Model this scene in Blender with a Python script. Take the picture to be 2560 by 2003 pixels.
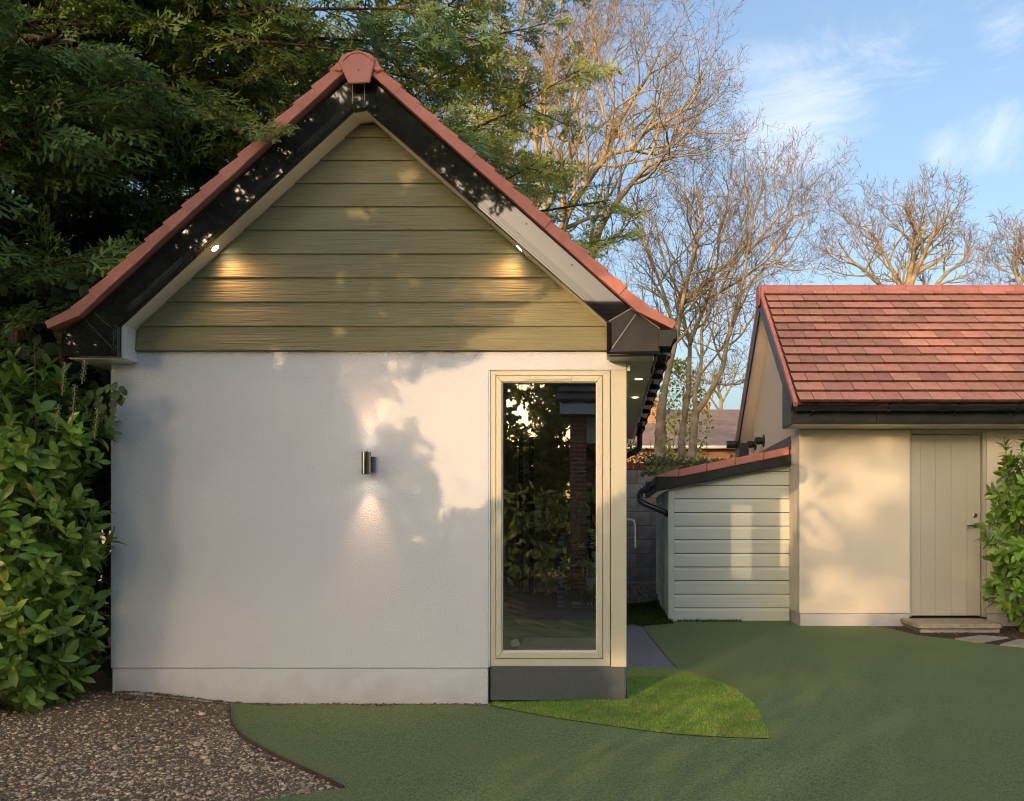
import bpy, math, random
import numpy as np
from mathutils import Vector, Matrix
from mathutils.geometry import delaunay_2d_cdt

random.seed(7); np.random.seed(7)
rnd = random.Random(11)
SC = bpy.context.scene
COL = SC.collection
for _o in list(bpy.data.objects): bpy.data.objects.remove(_o)

# ---------------------------------------------------------------- camera
H = 1.232            # eye height
F = 2100.0           # focal length in photograph pixels (2560 wide)
cam_d = bpy.data.cameras.new('camera'); cam = bpy.data.objects.new('camera', cam_d); COL.objects.link(cam)
cam.location = (0, 0, H); cam.rotation_euler = (math.radians(90), 0, 0)
cam_d.sensor_width = 36; cam_d.lens = F/2560*36
cam_d.shift_x = -(1531-1280)/2560; cam_d.shift_y = (1303-1001.5)/2560
cam_d.clip_start = 0.05; cam_d.clip_end = 3000
SC.camera = cam
# ---------------------------------------------------------------- world, sun, exposure
SUN = Vector((-0.46, -1.0, 0.19)).normalized()      # towards the sun
W = bpy.data.worlds.new('World'); SC.world = W; W.use_nodes = True
def build_world():
    nt = W.node_tree; nt.nodes.clear(); N = nt.nodes.new; L = nt.links.new
    out = N('ShaderNodeOutputWorld'); bg = N('ShaderNodeBackground'); bg.inputs['Strength'].default_value = SKY_STRENGTH
    sky = N('ShaderNodeTexSky'); sky.sky_type = 'NISHITA'; sky.sun_disc = False
    sky.sun_elevation = math.asin(SUN.z); sky.sun_rotation = math.atan2(SUN.x, SUN.y) % (2*math.pi)
    sky.air_density = 0.95; sky.dust_density = 6.5; sky.ozone_density = 2.0
    tc = N('ShaderNodeTexCoord')
    # thin high cloud: stretched noise on the direction, thicker in a few places
    mp = N('ShaderNodeMapping'); mp.inputs['Rotation'].default_value = (0, math.radians(24), 0); mp.inputs['Scale'].default_value = (3.2, 3.2, 8.5)
    L(tc.outputs['Generated'], mp.inputs['Vector'])
    nz = N('ShaderNodeTexNoise'); nz.inputs['Scale'].default_value = 1.5; nz.inputs['Detail'].default_value = 9; nz.inputs['Roughness'].default_value = .70; nz.inputs['Distortion'].default_value = .5
    L(mp.outputs['Vector'], nz.inputs['Vector'])
    acc = None
    for (u, v, rad, w) in CLOUDS:
        d = Vector(((u-1531)/F, 1, (1303-v)/F)).normalized()
        dn = N('ShaderNodeVectorMath'); dn.operation = 'DISTANCE'; dn.inputs[1].default_value = d
        L(tc.outputs['Generated'], dn.inputs[0])
        mr = N('ShaderNodeMapRange'); mr.interpolation_type = 'SMOOTHSTEP'
        mr.inputs['From Min'].default_value = 0; mr.inputs['From Max'].default_value = rad
        mr.inputs['To Min'].default_value = w; mr.inputs['To Max'].default_value = 0
        L(dn.outputs['Value'], mr.inputs['Value'])
        if acc is None: acc = mr.outputs[0]
        else:
            a = N('ShaderNodeMath'); a.operation = 'ADD'; L(acc, a.inputs[0]); L(mr.outputs[0], a.inputs[1]); acc = a.outputs[0]
    s = N('ShaderNodeMath'); s.operation = 'ADD'; L(nz.outputs['Fac'], s.inputs[0]); L(acc, s.inputs[1])
    cr = N('ShaderNodeMapRange'); cr.interpolation_type = 'SMOOTHSTEP'; cr.inputs['From Min'].default_value = .56; cr.inputs['From Max'].default_value = 1.0
    cr.inputs['To Max'].default_value = .42
    L(s.outputs[0], cr.inputs['Value'])
    tint = N('ShaderNodeMix'); tint.data_type = 'RGBA'; tint.blend_type = 'MULTIPLY'; tint.inputs['Factor'].default_value = 1
    tint.inputs['B'].default_value = SKY_TINT
    L(sky.outputs[0], tint.inputs['A'])
    mx = N('ShaderNodeMix'); mx.data_type = 'RGBA'; L(cr.outputs[0], mx.inputs['Factor']); L(tint.outputs['Result'], mx.inputs['A'])
    mx.inputs['B'].default_value = CLOUD_COL
    L(mx.outputs['Result'], bg.inputs['Color']); L(bg.outputs[0], out.inputs['Surface'])
SKY_STRENGTH = 0.15
SKY_TINT = (1.02, 0.94, 0.875, 1)
CLOUD_COL = (3.0, 2.95, 3.1, 1)
CLOUDS = [(1990, 300, .13, .30), (1900, 350, .10, .15), (2130, 210, .09, .14), (2530, 60, .06, .24), (2490, 345, .065, .22), (2340, 370, .04, .25), (2310, 160, .05, .16)]
build_world()
sun_d = bpy.data.lights.new('sun', 'SUN'); sun_d.energy = 2.0; sun_d.angle = math.radians(0.45); sun_d.color = (0.395, 0.245, 0.13)
sun = bpy.data.objects.new('sun', sun_d); COL.objects.link(sun)
sun.rotation_euler = (-SUN).to_track_quat('-Z', 'Y').to_euler(); sun.location = SUN*30
SC.view_settings.view_transform = 'Standard'; SC.view_settings.look = 'None'
SC.view_settings.gamma = 1; SC.view_settings.use_curve_mapping = False
SC.view_settings.exposure = 1.66
UPDOWN = (3.4, 3.6); GABLE_W = 2.3        # lamp powers (lit lamps in the photograph)
SC.render.engine = 'CYCLES'
SC.cycles.use_denoising = True; SC.cycles.filter_width = 1.1
SC.cycles.max_bounces = 8; SC.cycles.transparent_max_bounces = 16

# ---------------------------------------------------------------- helpers
def P(u, v, Y):                       # a point of the place at depth Y, from its place in the photograph
    return ((u-1531)/F*Y, Y, H+(1303-v)/F*Y)
def smooth(a, b, x):
    t = min(1, max(0, (x-a)/(b-a))); return t*t*(3-2*t)
def hgt(x, y):                        # the lie of the land
    return (.07*smooth(5.7, 8.8, y) + .14*smooth(10.5, 13.4, y)
            + .085*smooth(-2.3, -3.3, x)*smooth(4.2, 5.7, y) + .02*smooth(-.8, 0.0, x)*smooth(4.6, 5.6, y))
def G(u, v):                          # a point on the ground
    z = 0.0
    for _ in range(12):
        Y = (H-z)*F/(v-1303); z = hgt((u-1531)/F*Y, Y)
    return ((u-1531)/F*Y, Y)
def tag(o, label=None, cat=None, group=None, kind=None):
    if label: o['label'] = label
    if cat: o['category'] = cat
    if group: o['group'] = group
    if kind: o['kind'] = kind
    return o
def empty(name, loc, label, cat, group=None):
    o = bpy.data.objects.new(name, None); o.empty_display_size = .2; o.location = loc; COL.objects.link(o)
    return tag(o, label, cat, group)
def wloc(o):
    v = Vector((0, 0, 0))
    while o is not None: v += Vector(o.location); o = o.parent
    return v
def link(o, parent=None, M=None):
    COL.objects.link(o)
    if M is not None: o.matrix_basis = M
    if parent is not None:
        o.parent = parent
        o.location = Vector(o.location) - wloc(parent)
    return o
def npmesh(name, V, Q, mat=None, smooth_=False):
    V = np.asarray(V, np.float32).reshape(-1, 3); Q = np.asarray(Q, np.int32); k = Q.shape[1]
    me = bpy.data.meshes.new(name)
    me.vertices.add(len(V)); me.vertices.foreach_set('co', V.ravel())
    me.loops.add(Q.size); me.loops.foreach_set('vertex_index', Q.ravel())
    me.polygons.add(len(Q)); me.polygons.foreach_set('loop_start', np.arange(0, Q.size, k, dtype=np.int32))
    if smooth_: me.polygons.foreach_set('use_smooth', np.ones(len(Q), dtype=bool))
    me.update(calc_edges=True)
    if mat: me.materials.append(mat)
    return me
class MB:
    def __init__(s): s.v = []; s.f = []
    def add(s, vs, fs):
        b = len(s.v); s.v += [tuple(map(float, v)) for v in vs]; s.f += [[b+i for i in f] for f in fs]; return s
    def box(s, x0, x1, y0, y1, z0, z1):
        return s.add([(x0,y0,z0),(x1,y0,z0),(x1,y1,z0),(x0,y1,z0),(x0,y0,z1),(x1,y0,z1),(x1,y1,z1),(x0,y1,z1)],
                     [(0,3,2,1),(4,5,6,7),(0,1,5,4),(1,2,6,5),(2,3,7,6),(3,0,4,7)])
    def prism(s, poly, a0, a1, axis='y'):   # poly of (x,z) for axis y, (y,z) for axis x, (x,y) for axis z
        n = len(poly)
        A = sum(poly[i][0]*poly[(i+1)%n][1]-poly[(i+1)%n][0]*poly[i][1] for i in range(n))
        if A < 0: poly = poly[::-1]
        def pt(p, a): return {'y': (p[0], a, p[1]), 'x': (a, p[0], p[1]), 'z': (p[0], p[1], a)}[axis]
        vs = [pt(p, a0) for p in poly]+[pt(p, a1) for p in poly]
        fs = [list(range(n)), list(range(2*n-1, n-1, -1))]+[(i+n, (i+1)%n+n, (i+1)%n, i) for i in range(n)]
        if axis != 'y': fs = [list(reversed(f)) for f in fs]
        return s.add(vs, fs)
    def tube(s, pts, r, n=12, cap=True):
        pts = [Vector(p) for p in pts]; rs = r if isinstance(r, (list, tuple)) else [r]*len(pts)
        rings = []
        prev = None
        for i, p in enumerate(pts):
            t = (pts[min(i+1, len(pts)-1)]-pts[max(i-1, 0)]).normalized()
            a = prev if prev is not None else (Vector((0,0,1)) if abs(t.z) < .9 else Vector((1,0,0)))
            a = (a-t*a.dot(t)).normalized(); prev = a; b = t.cross(a)
            rings.append([p+(a*math.cos(2*math.pi*k/n)+b*math.sin(2*math.pi*k/n))*rs[i] for k in range(n)])
        vs = [v for R in rings for v in R]; fs = []
        for i in range(len(pts)-1):
            for k in range(n): fs.append((i*n+k, i*n+(k+1)%n, (i+1)*n+(k+1)%n, (i+1)*n+k))
        if cap: fs.append(list(range(n-1, -1, -1))); fs.append([(len(pts)-1)*n+k for k in range(n)])
        return s.add(vs, fs)
    def lathe(s, prof, c, axis='z', n=24):
        vs = []; fs = []
        for (r, h) in prof:
            for k in range(n):
                a = 2*math.pi*k/n; x, y = r*math.cos(a), r*math.sin(a)
                vs.append({'z': (c[0]+x, c[1]+y, c[2]+h), 'x': (c[0]+h, c[1]+x, c[2]+y), 'y': (c[0]+x, c[1]+h, c[2]+y)}[axis])
        for i in range(len(prof)-1):
            for k in range(n): fs.append((i*n+k, i*n+(k+1)%n, (i+1)*n+(k+1)%n, (i+1)*n+k))
        return s.add(vs, fs)
    def build(s, name, mat, parent=None, bevel=0, smooth_=False, seg=1):
        me = bpy.data.meshes.new(name); me.from_pydata(s.v, [], s.f); me.update()
        if mat: me.materials.append(mat)
        if smooth_: me.polygons.foreach_set('use_smooth', [True]*len(me.polygons))
        o = bpy.data.objects.new(name, me); link(o, parent)
        if bevel:
            m = o.modifiers.new('bevel', 'BEVEL'); m.width = bevel; m.segments = seg; m.limit_method = 'ANGLE'; m.angle_limit = math.radians(40)
        elif smooth_:
            try: me.set_sharp_from_angle(angle=math.radians(40))
            except Exception: pass
        return o
def box(name, mat, parent, x0, x1, y0, y1, z0, z1, bevel=0.003):
    return MB().box(x0, x1, y0, y1, z0, z1).build(name, mat, parent, bevel)
def prism(name, mat, parent, poly, a0, a1, axis='y', bevel=0.003):
    return MB().prism(poly, a0, a1, axis).build(name, mat, parent, bevel)

# ---------------------------------------------------------------- materials
def mk(name, col, col2=None, scale=6, rough=.6, bump=0, bscale=40, metallic=0, spec=.5, stretch=(1,1,1), bstretch=(1,1,1), island=0, objrand=0,
       detail=6, coat=0, translucent=0, ramp=(.35, .65), third=None, tscale=2.0, tramp=(.55, .75), bdist=.004):
    m = bpy.data.materials.new(name); m.use_nodes = True; nt = m.node_tree; N = nt.nodes.new; L = nt.links.new
    b = nt.nodes['Principled BSDF']; b.inputs['Roughness'].default_value = rough; b.inputs['Metallic'].default_value = metallic
    b.inputs['Specular IOR Level'].default_value = spec; b.inputs['Coat Weight'].default_value = coat
    def C(c): return (c[0], c[1], c[2], 1)
    tc = N('ShaderNodeTexCoord'); src = None
    def noise(sc, st, det=6):
        mp = N('ShaderNodeMapping'); mp.inputs['Scale'].default_value = st; L(tc.outputs['Object'], mp.inputs['Vector'])
        n = N('ShaderNodeTexNoise'); n.inputs['Scale'].default_value = sc; n.inputs['Detail'].default_value = det; L(mp.outputs[0], n.inputs['Vector']); return n
    if col2:
        n = noise(scale, stretch, detail)
        r = N('ShaderNodeMapRange'); r.inputs['From Min'].default_value = ramp[0]; r.inputs['From Max'].default_value = ramp[1]; L(n.outputs['Fac'], r.inputs['Value'])
        x = N('ShaderNodeMix'); x.data_type = 'RGBA'; L(r.outputs[0], x.inputs['Factor']); x.inputs['A'].default_value = C(col); x.inputs['B'].default_value = C(col2); src = x.outputs['Result']
    if third:
        n = noise(tscale, stretch, 5)
        r = N('ShaderNodeMapRange'); r.inputs['From Min'].default_value = tramp[0]; r.inputs['From Max'].default_value = tramp[1]; L(n.outputs['Fac'], r.inputs['Value'])
        x = N('ShaderNodeMix'); x.data_type = 'RGBA'; L(r.outputs[0], x.inputs['Factor']); x.inputs['B'].default_value = C(third)
        if src: L(src, x.inputs['A'])
        else: x.inputs['A'].default_value = C(col)
        src = x.outputs['Result']
    if island or objrand:
        g = N('ShaderNodeNewGeometry') if island else N('ShaderNodeObjectInfo')
        rv = g.outputs['Random Per Island'] if island else g.outputs['Random']
        hsv = N('ShaderNodeHueSaturation')
        amt = island or objrand
        r = N('ShaderNodeMapRange'); r.inputs['To Min'].default_value = 1-amt; r.inputs['To Max'].default_value = 1+amt; L(rv, r.inputs['Value'])
        L(r.outputs[0], hsv.inputs['Value'])
        w = N('ShaderNodeTexWhiteNoise'); w.noise_dimensions = '1D'; L(rv, w.inputs['W'])
        r2 = N('ShaderNodeMapRange'); r2.inputs['To Min'].default_value = .5-.035*amt; r2.inputs['To Max'].default_value = .5+.035*amt; L(w.outputs['Value'], r2.inputs['Value']); L(r2.outputs[0], hsv.inputs['Hue'])
        if src: L(src, hsv.inputs['Color'])
        else: hsv.inputs['Color'].default_value = C(col)
        src = hsv.outputs['Color']
    if src: L(src, b.inputs['Base Color'])
    else: b.inputs['Base Color'].default_value = C(col)
    if bump:
        n = noise(bscale, bstretch, 5); bp = N('ShaderNodeBump'); bp.inputs['Strength'].default_value = bump; bp.inputs['Distance'].default_value = bdist
        L(n.outputs['Fac'], bp.inputs['Height']); L(bp.outputs[0], b.inputs['Normal'])
    if translucent:
        t = N('ShaderNodeBsdfTranslucent'); ms = N('ShaderNodeMixShader'); ms.inputs[0].default_value = translucent
        if src: L(src, t.inputs['Color'])
        else: t.inputs['Color'].default_value = C(col)
        out = nt.nodes['Material Output']; L(b.outputs[0], ms.inputs[1]); L(t.outputs[0], ms.inputs[2]); L(ms.outputs[0], out.inputs['Surface'])
    return m
def glow(name, col, strength):
    m = bpy.data.materials.new(name); m.use_nodes = True; b = m.node_tree.nodes['Principled BSDF']
    b.inputs['Base Color'].default_value = (.8, .8, .8, 1); b.inputs['Emission Color'].default_value = (*col, 1); b.inputs['Emission Strength'].default_value = strength
    return m
def glassmat(name, tint, f0=.05):
    """clear pane: mirror reflection by Schlick's rule (the same from both sides), the rest goes straight through"""
    m = bpy.data.materials.new(name); m.use_nodes = True; nt = m.node_tree; nt.nodes.clear(); N = nt.nodes.new; L = nt.links.new
    out = N('ShaderNodeOutputMaterial'); t = N('ShaderNodeBsdfTransparent'); t.inputs[0].default_value = (*tint, 1)
    g = N('ShaderNodeBsdfGlossy'); g.inputs['Roughness'].default_value = 0.0
    ge = N('ShaderNodeNewGeometry'); dt = N('ShaderNodeVectorMath'); dt.operation = 'DOT_PRODUCT'; L(ge.outputs['Incoming'], dt.inputs[0]); L(ge.outputs['Normal'], dt.inputs[1])
    def mth(op, a, b=None):
        n = N('ShaderNodeMath'); n.operation = op
        for i, q in enumerate((a, b)):
            if q is None: continue
            if isinstance(q, (int, float)): n.inputs[i].default_value = q
            else: L(q, n.inputs[i])
        return n.outputs[0]
    f = mth('ADD', mth('MULTIPLY', mth('POWER', mth('SUBTRACT', 1.0, mth('ABSOLUTE', dt.outputs['Value'])), 5.0), 1-f0), f0)
    mx = N('ShaderNodeMixShader'); L(f, mx.inputs[0]); L(t.outputs[0], mx.inputs[1]); L(g.outputs[0], mx.inputs[2]); L(mx.outputs[0], out.inputs['Surface'])
    return m
def brickmat(name, c1, c2, mortar, bw=.225, bh=.075, ms=.01, axis='xz'):
    m = bpy.data.materials.new(name); m.use_nodes = True; nt = m.node_tree; N = nt.nodes.new; L = nt.links.new; b = nt.nodes['Principled BSDF']
    tc = N('ShaderNodeTexCoord'); sp = N('ShaderNodeSeparateXYZ'); cb = N('ShaderNodeCombineXYZ'); L(tc.outputs['Object'], sp.inputs[0])
    L(sp.outputs['X' if axis[0] == 'x' else 'Y'], cb.inputs['X']); L(sp.outputs['Z'], cb.inputs['Y'])
    t = N('ShaderNodeTexBrick'); t.inputs['Color1'].default_value = (*c1, 1); t.inputs['Color2'].default_value = (*c2, 1); t.inputs['Mortar'].default_value = (*mortar, 1)
    t.inputs['Scale'].default_value = 1; t.inputs['Brick Width'].default_value = bw; t.inputs['Row Height'].default_value = bh; t.inputs['Mortar Size'].default_value = ms
    L(cb.outputs[0], t.inputs['Vector']); L(t.outputs['Color'], b.inputs['Base Color']); b.inputs['Roughness'].default_value = .85
    bp = N('ShaderNodeBump'); bp.inputs['Strength'].default_value = .5; bp.inputs['Distance'].default_value = .006; bp.invert = True; L(t.outputs['Fac'], bp.inputs['Height']); L(bp.outputs[0], b.inputs['Normal'])
    return m
M = {}
M['render'] = mk('white_render', (.79,.835,.91), (.72,.765,.835), scale=1.2, rough=.9, bump=.75, bscale=105, bdist=.008, bstretch=(.7,1,1.1), spec=.2, ramp=(.3,.8))
def weather(m, zs, col, amt):
    """dirt splashed up the foot of a wall, with a ragged edge"""
    nt = m.node_tree; N = nt.nodes.new; L = nt.links.new; b = nt.nodes['Principled BSDF']; src = b.inputs['Base Color'].links[0].from_socket
    g = N('ShaderNodeNewGeometry'); sp = N('ShaderNodeSeparateXYZ'); L(g.outputs['Position'], sp.inputs[0])
    n = N('ShaderNodeTexNoise'); n.inputs['Scale'].default_value = 7; n.inputs['Detail'].default_value = 8; L(g.outputs['Position'], n.inputs['Vector'])
    a = N('ShaderNodeMath'); a.operation = 'MULTIPLY_ADD'; L(n.outputs['Fac'], a.inputs[0]); a.inputs[1].default_value = -zs*1.6; L(sp.outputs['Z'], a.inputs[2])
    r = N('ShaderNodeMapRange'); r.inputs['From Min'].default_value = -zs*.75; r.inputs['From Max'].default_value = zs*.25; r.inputs['To Min'].default_value = amt; r.inputs['To Max'].default_value = 0; L(a.outputs[0], r.inputs['Value'])
    x = N('ShaderNodeMix'); x.data_type = 'RGBA'; L(r.outputs[0], x.inputs['Factor']); L(src, x.inputs['A']); x.inputs['B'].default_value = (*col, 1); L(x.outputs['Result'], b.inputs['Base Color'])
weather(M['render'], .20, (.40,.37,.33), .38)
M['render_cream'] = mk('cream_render', (.81,.745,.625), (.74,.68,.565), scale=1.1, rough=.9, bump=.35, bscale=95, bdist=.005, spec=.2, ramp=(.3,.8))
M['plinth_grey'] = mk('grey_painted_plinth', (.60,.59,.60), (.54,.53,.53), scale=3, rough=.85, bump=.3, bscale=60, spec=.2)
M['clad'] = mk('sage_wood_grain_board', (.275,.262,.15), (.24,.23,.13), scale=9, rough=.55, bump=.8, bscale=13, bdist=.011, bstretch=(.30,1,8), stretch=(.30,1,8), spec=.4, objrand=.05)
M['shed'] = mk('grey_green_painted_timber', (.70,.735,.645), (.635,.67,.585), scale=2, rough=.6, bump=.3, bscale=10, bdist=.003, bstretch=(.5,1,8), stretch=(.5,1,4), spec=.4, objrand=.05)
M['frame'] = mk('pale_sage_frame_paint', (.645,.63,.50), (.615,.60,.475), scale=2, rough=.38, spec=.5)
M['black'] = mk('gloss_black_upvc', (.010,.011,.014), (.02,.02,.022), scale=5, rough=.025, spec=.7, coat=.6)
M['black_matt'] = mk('satin_black_upvc', (.018,.018,.02), (.035,.033,.032), scale=9, rough=.42, spec=.32)
M['white'] = mk('white_upvc', (.74,.74,.73), rough=.3)
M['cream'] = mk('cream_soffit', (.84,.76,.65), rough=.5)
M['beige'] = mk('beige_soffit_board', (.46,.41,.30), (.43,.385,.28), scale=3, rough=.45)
M['tile'] = mk('red_concrete_tile', (.57,.265,.195), (.48,.21,.155), scale=9, rough=.8, bump=.5, bscale=90, objrand=.22, spec=.3, third=(.40,.235,.20), tscale=3.5, bdist=.003)
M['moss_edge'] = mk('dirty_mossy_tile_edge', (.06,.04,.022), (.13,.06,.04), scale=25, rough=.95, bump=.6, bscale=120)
M['verge'] = mk('red_verge_mortar', (.64,.27,.215), (.56,.225,.18), scale=9, rough=.85, bump=.8, bscale=75, spec=.2, objrand=.06)
M['ridge'] = mk('red_ridge_clay', (.60,.22,.175), (.52,.18,.145), scale=7, rough=.6, bump=.25, bscale=90, spec=.35, objrand=.07)
M['cap'] = mk('red_end_cap', (.56,.205,.17), (.50,.18,.15), scale=8, rough=.5, bump=.1, bscale=60)
M['slate_plinth'] = mk('dark_slate_board', (.085,.10,.118), (.10,.115,.132), scale=20, rough=.45, spec=.45)
M['glass'] = glassmat('window_glass', (.95,.97,.96), .20)
M['clear'] = glassmat('side_glass', (.95,.96,.95), .035)
M['tan_pale'] = mk('pale_tan', (.36,.31,.26), rough=.5)  # plain pale tan; on the seam strips it imitates reflected light
M['chrome'] = mk('polished_steel', (.30,.30,.31), rough=.10, metallic=1)
M['steel'] = mk('brushed_steel', (.45,.44,.42), rough=.28, metallic=1)
M['lamp'] = glow('lit_lamp', (1.0,.80,.55), 14)
M['trim'] = mk('lamp_trim', (.7,.68,.62), rough=.3)
M['tan'] = mk('tan_interior_wall', (.80,.66,.43), (.74,.60,.38), scale=2, rough=.85)
M['int'] = mk('interior_plaster', (.78,.77,.74), rough=.85)
M['rubber'] = mk('dark_rubber_floor', (.035,.045,.042), (.05,.06,.055), scale=60, rough=.7)
M['mat_grey'] = mk('speckled_mat', (.12,.13,.135), (.42,.43,.43), scale=130, rough=.8, ramp=(.45,.6), detail=2)
M['rack'] = mk('black_powder_coat', (.012,.013,.014), rough=.4)
M['plyo'] = mk('dark_foam_vinyl', (.018,.022,.027), rough=.5)
M['blue'] = mk('blue_print', (.05,.16,.38), rough=.5)
M['print'] = mk('pale_print', (.62,.66,.66), rough=.5)
M['print_dim'] = mk('grey_print', (.30,.33,.36), rough=.5)
M['paint_door'] = mk('sage_door_paint', (.51,.50,.42), (.49,.48,.40), scale=1.5, rough=.45, spec=.4)
M['stone'] = mk('textured_paving', (.46,.40,.29), (.36,.31,.22), scale=14, rough=.9, bump=.6, bscale=60, spec=.2)
M['riser'] = mk('rendered_riser', (.42,.41,.39), (.33,.31,.28), scale=9, rough=.9, bump=.5, bscale=60)
M['block'] = mk('grey_concrete_block', (.32,.305,.285), (.22,.21,.205), scale=7, rough=.95, bump=.6, bscale=70, spec=.15, objrand=.16)
M['mortar'] = mk('mortar', (.14,.135,.125), rough=.95, bump=.4, bscale=90)
M['coping'] = mk('old_red_brick', (.20,.065,.045), (.12,.05,.04), scale=12, rough=.9, bump=.5, bscale=70, objrand=.25)
M['lead'] = mk('grey_lead_flashing', (.17,.16,.15), (.10,.095,.09), scale=8, rough=.6, bump=.2, bscale=20)
M['brick_far'] = brickmat('orange_house_brick', (.44,.215,.105), (.37,.18,.09), (.40,.27,.17))
M['tile_far'] = mk('weathered_roof_tile', (.27,.20,.17), (.20,.155,.14), scale=3, rough=.85, bump=.4, bscale=30, stretch=(1,1,3))
M['brick_red'] = brickmat('dark_red_brick', (.42,.10,.06), (.32,.08,.05), (.5,.42,.34))
M['roof_dark'] = mk('brown_roof_tile', (.16,.115,.11), (.12,.09,.085), scale=5, rough=.8)
M['white_gutter'] = mk('white_gutter_paint', (.75,.73,.70), rough=.4)
M['bark'] = mk('pale_grey_bark', (.42,.345,.215), (.25,.20,.13), scale=5, rough=.9, bump=.6, bscale=18, spec=.1, bdist=.02)  # the bark's own colour, varied by noise
M['bark_trunk'] = mk('mottled_trunk_bark', (.36,.285,.195), (.18,.14,.10), scale=4.5, rough=.95, bump=.9, bscale=12, spec=.1, third=(.30,.27,.15), tscale=2.5, bdist=.04)
M['twig'] = mk('brown_twig', (.215,.15,.08), (.135,.095,.055), scale=2, rough=.9, spec=.1)
M['twig_red'] = mk('reddish_twig', (.215,.14,.075), (.14,.095,.055), scale=2, rough=.9, spec=.1)
M['cyp'] = mk('cypress_spray', (.175,.275,.065), (.085,.155,.042), scale=1.1, rough=.55, spec=.35, island=.45, translucent=.22, third=(.22,.27,.06), tscale=.9)
M['cyp2'] = mk('cypress_spray_yellow', (.31,.36,.065), (.17,.225,.045), scale=1.1, rough=.55, spec=.35, island=.45, translucent=.25, third=(.21,.23,.05), tscale=.9)
M['cypbark'] = mk('cypress_bark', (.14,.075,.04), (.07,.04,.025), scale=8, rough=.9, bump=.5, bscale=25)
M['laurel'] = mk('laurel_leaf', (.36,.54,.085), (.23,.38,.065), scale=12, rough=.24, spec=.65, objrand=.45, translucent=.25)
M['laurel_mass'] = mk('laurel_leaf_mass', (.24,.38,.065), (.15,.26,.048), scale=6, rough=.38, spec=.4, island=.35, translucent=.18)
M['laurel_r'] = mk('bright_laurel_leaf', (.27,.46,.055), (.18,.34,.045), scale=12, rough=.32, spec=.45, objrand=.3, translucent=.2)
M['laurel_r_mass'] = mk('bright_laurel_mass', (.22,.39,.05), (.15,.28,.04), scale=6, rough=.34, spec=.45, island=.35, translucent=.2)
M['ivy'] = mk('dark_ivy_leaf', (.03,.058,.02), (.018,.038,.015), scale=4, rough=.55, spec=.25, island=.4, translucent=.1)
M['ivy_lit'] = mk('green_ivy_leaf', (.10,.155,.03), (.055,.095,.022), scale=4, rough=.4, spec=.4, island=.4, translucent=.15)  # a lighter green than the dark ivy leaf
M['stem'] = mk('green_brown_stem', (.10,.085,.03), rough=.7)
M['flower'] = mk('pale_bud', (.34,.33,.15), rough=.7)
M['green'] = mk('green_sports_surface', (.235,.30,.13), (.095,.15,.062), scale=112, rough=.85, bump=.5, bscale=240, spec=.15, detail=2.5, ramp=(.36,.64), third=(.21,.245,.09), tscale=.9, tramp=(.45,.85), bdist=.01)
M['gravel_base'] = mk('gravel_soil', (.12,.085,.055), (.27,.205,.14), scale=70, rough=.95, bump=.8, bscale=90, spec=.15, detail=4)
M['gravel_far'] = mk('gravel_drive', (.20,.165,.125), (.09,.07,.055), scale=45, rough=.95, bump=.8, bscale=60, spec=.15, detail=4)
M['pebble'] = mk('mixed_pebble', (.37,.275,.175), (.60,.49,.35), scale=30, rough=.75, island=.85, spec=.3)
M['pebble_grey'] = mk('grey_chipping', (.15,.135,.12), (.22,.20,.18), scale=30, rough=.8, island=.6, spec=.3)
M['path'] = mk('dark_resin_gravel', (.14,.14,.155), (.34,.33,.335), scale=90, rough=.8, bump=.7, bscale=110, detail=3, ramp=(.45,.7))
M['soil'] = mk('brown_bark_mulch', (.065,.033,.018), (.035,.02,.012), scale=40, rough=.95, bump=.9, bscale=50)
M['chip'] = mk('bark_chip', (.10,.05,.028), (.16,.085,.045), scale=20, rough=.9, island=.5)
M['turf_base'] = mk('turf_base', (.18,.25,.04), (.22,.29,.055), scale=30, rough=.9)
M['blade'] = mk('grass_blade', (.33,.50,.095), (.22,.37,.072), scale=3, rough=.6, island=.35, translucent=.25, spec=.2, third=(.43,.42,.15), tscale=4)
M['leaf_yellow'] = mk('yellowed_leaf', (.62,.50,.10), (.50,.33,.08), scale=20, rough=.4, objrand=.3, translucent=.25)
M['backdrop'] = mk('backlit_foliage', (.46,.50,.17), (.28,.34,.11), scale=1.1, rough=.5, island=.5, translucent=.5)
M['blade_dark'] = mk('dark_moss_blade', (.06,.085,.018), (.045,.07,.015), scale=3, rough=.7, island=.35, translucent=.2, spec=.2)
M['earth'] = mk('earth', (.06,.06,.03), (.04,.05,.02), scale=1, rough=.95)
M['edge'] = mk('rusty_edging', (.10,.05,.03), (.06,.035,.025), scale=9, rough=.8)
M['redchip'] = mk('brick_chip', (.28,.10,.07), rough=.9, bump=.5, bscale=60)
M['brownstone'] = mk('brown_stone', (.12,.08,.045), (.08,.055,.035), scale=12, rough=.9, bump=.4, bscale=40)
M['fallen'] = mk('fallen_leaf', (.36,.27,.15), rough=.8, island=.4)
M['crumb'] = mk('soil_crumb', (.10,.07,.045), (.26,.20,.14), scale=60, rough=.95, island=.6)
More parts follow.
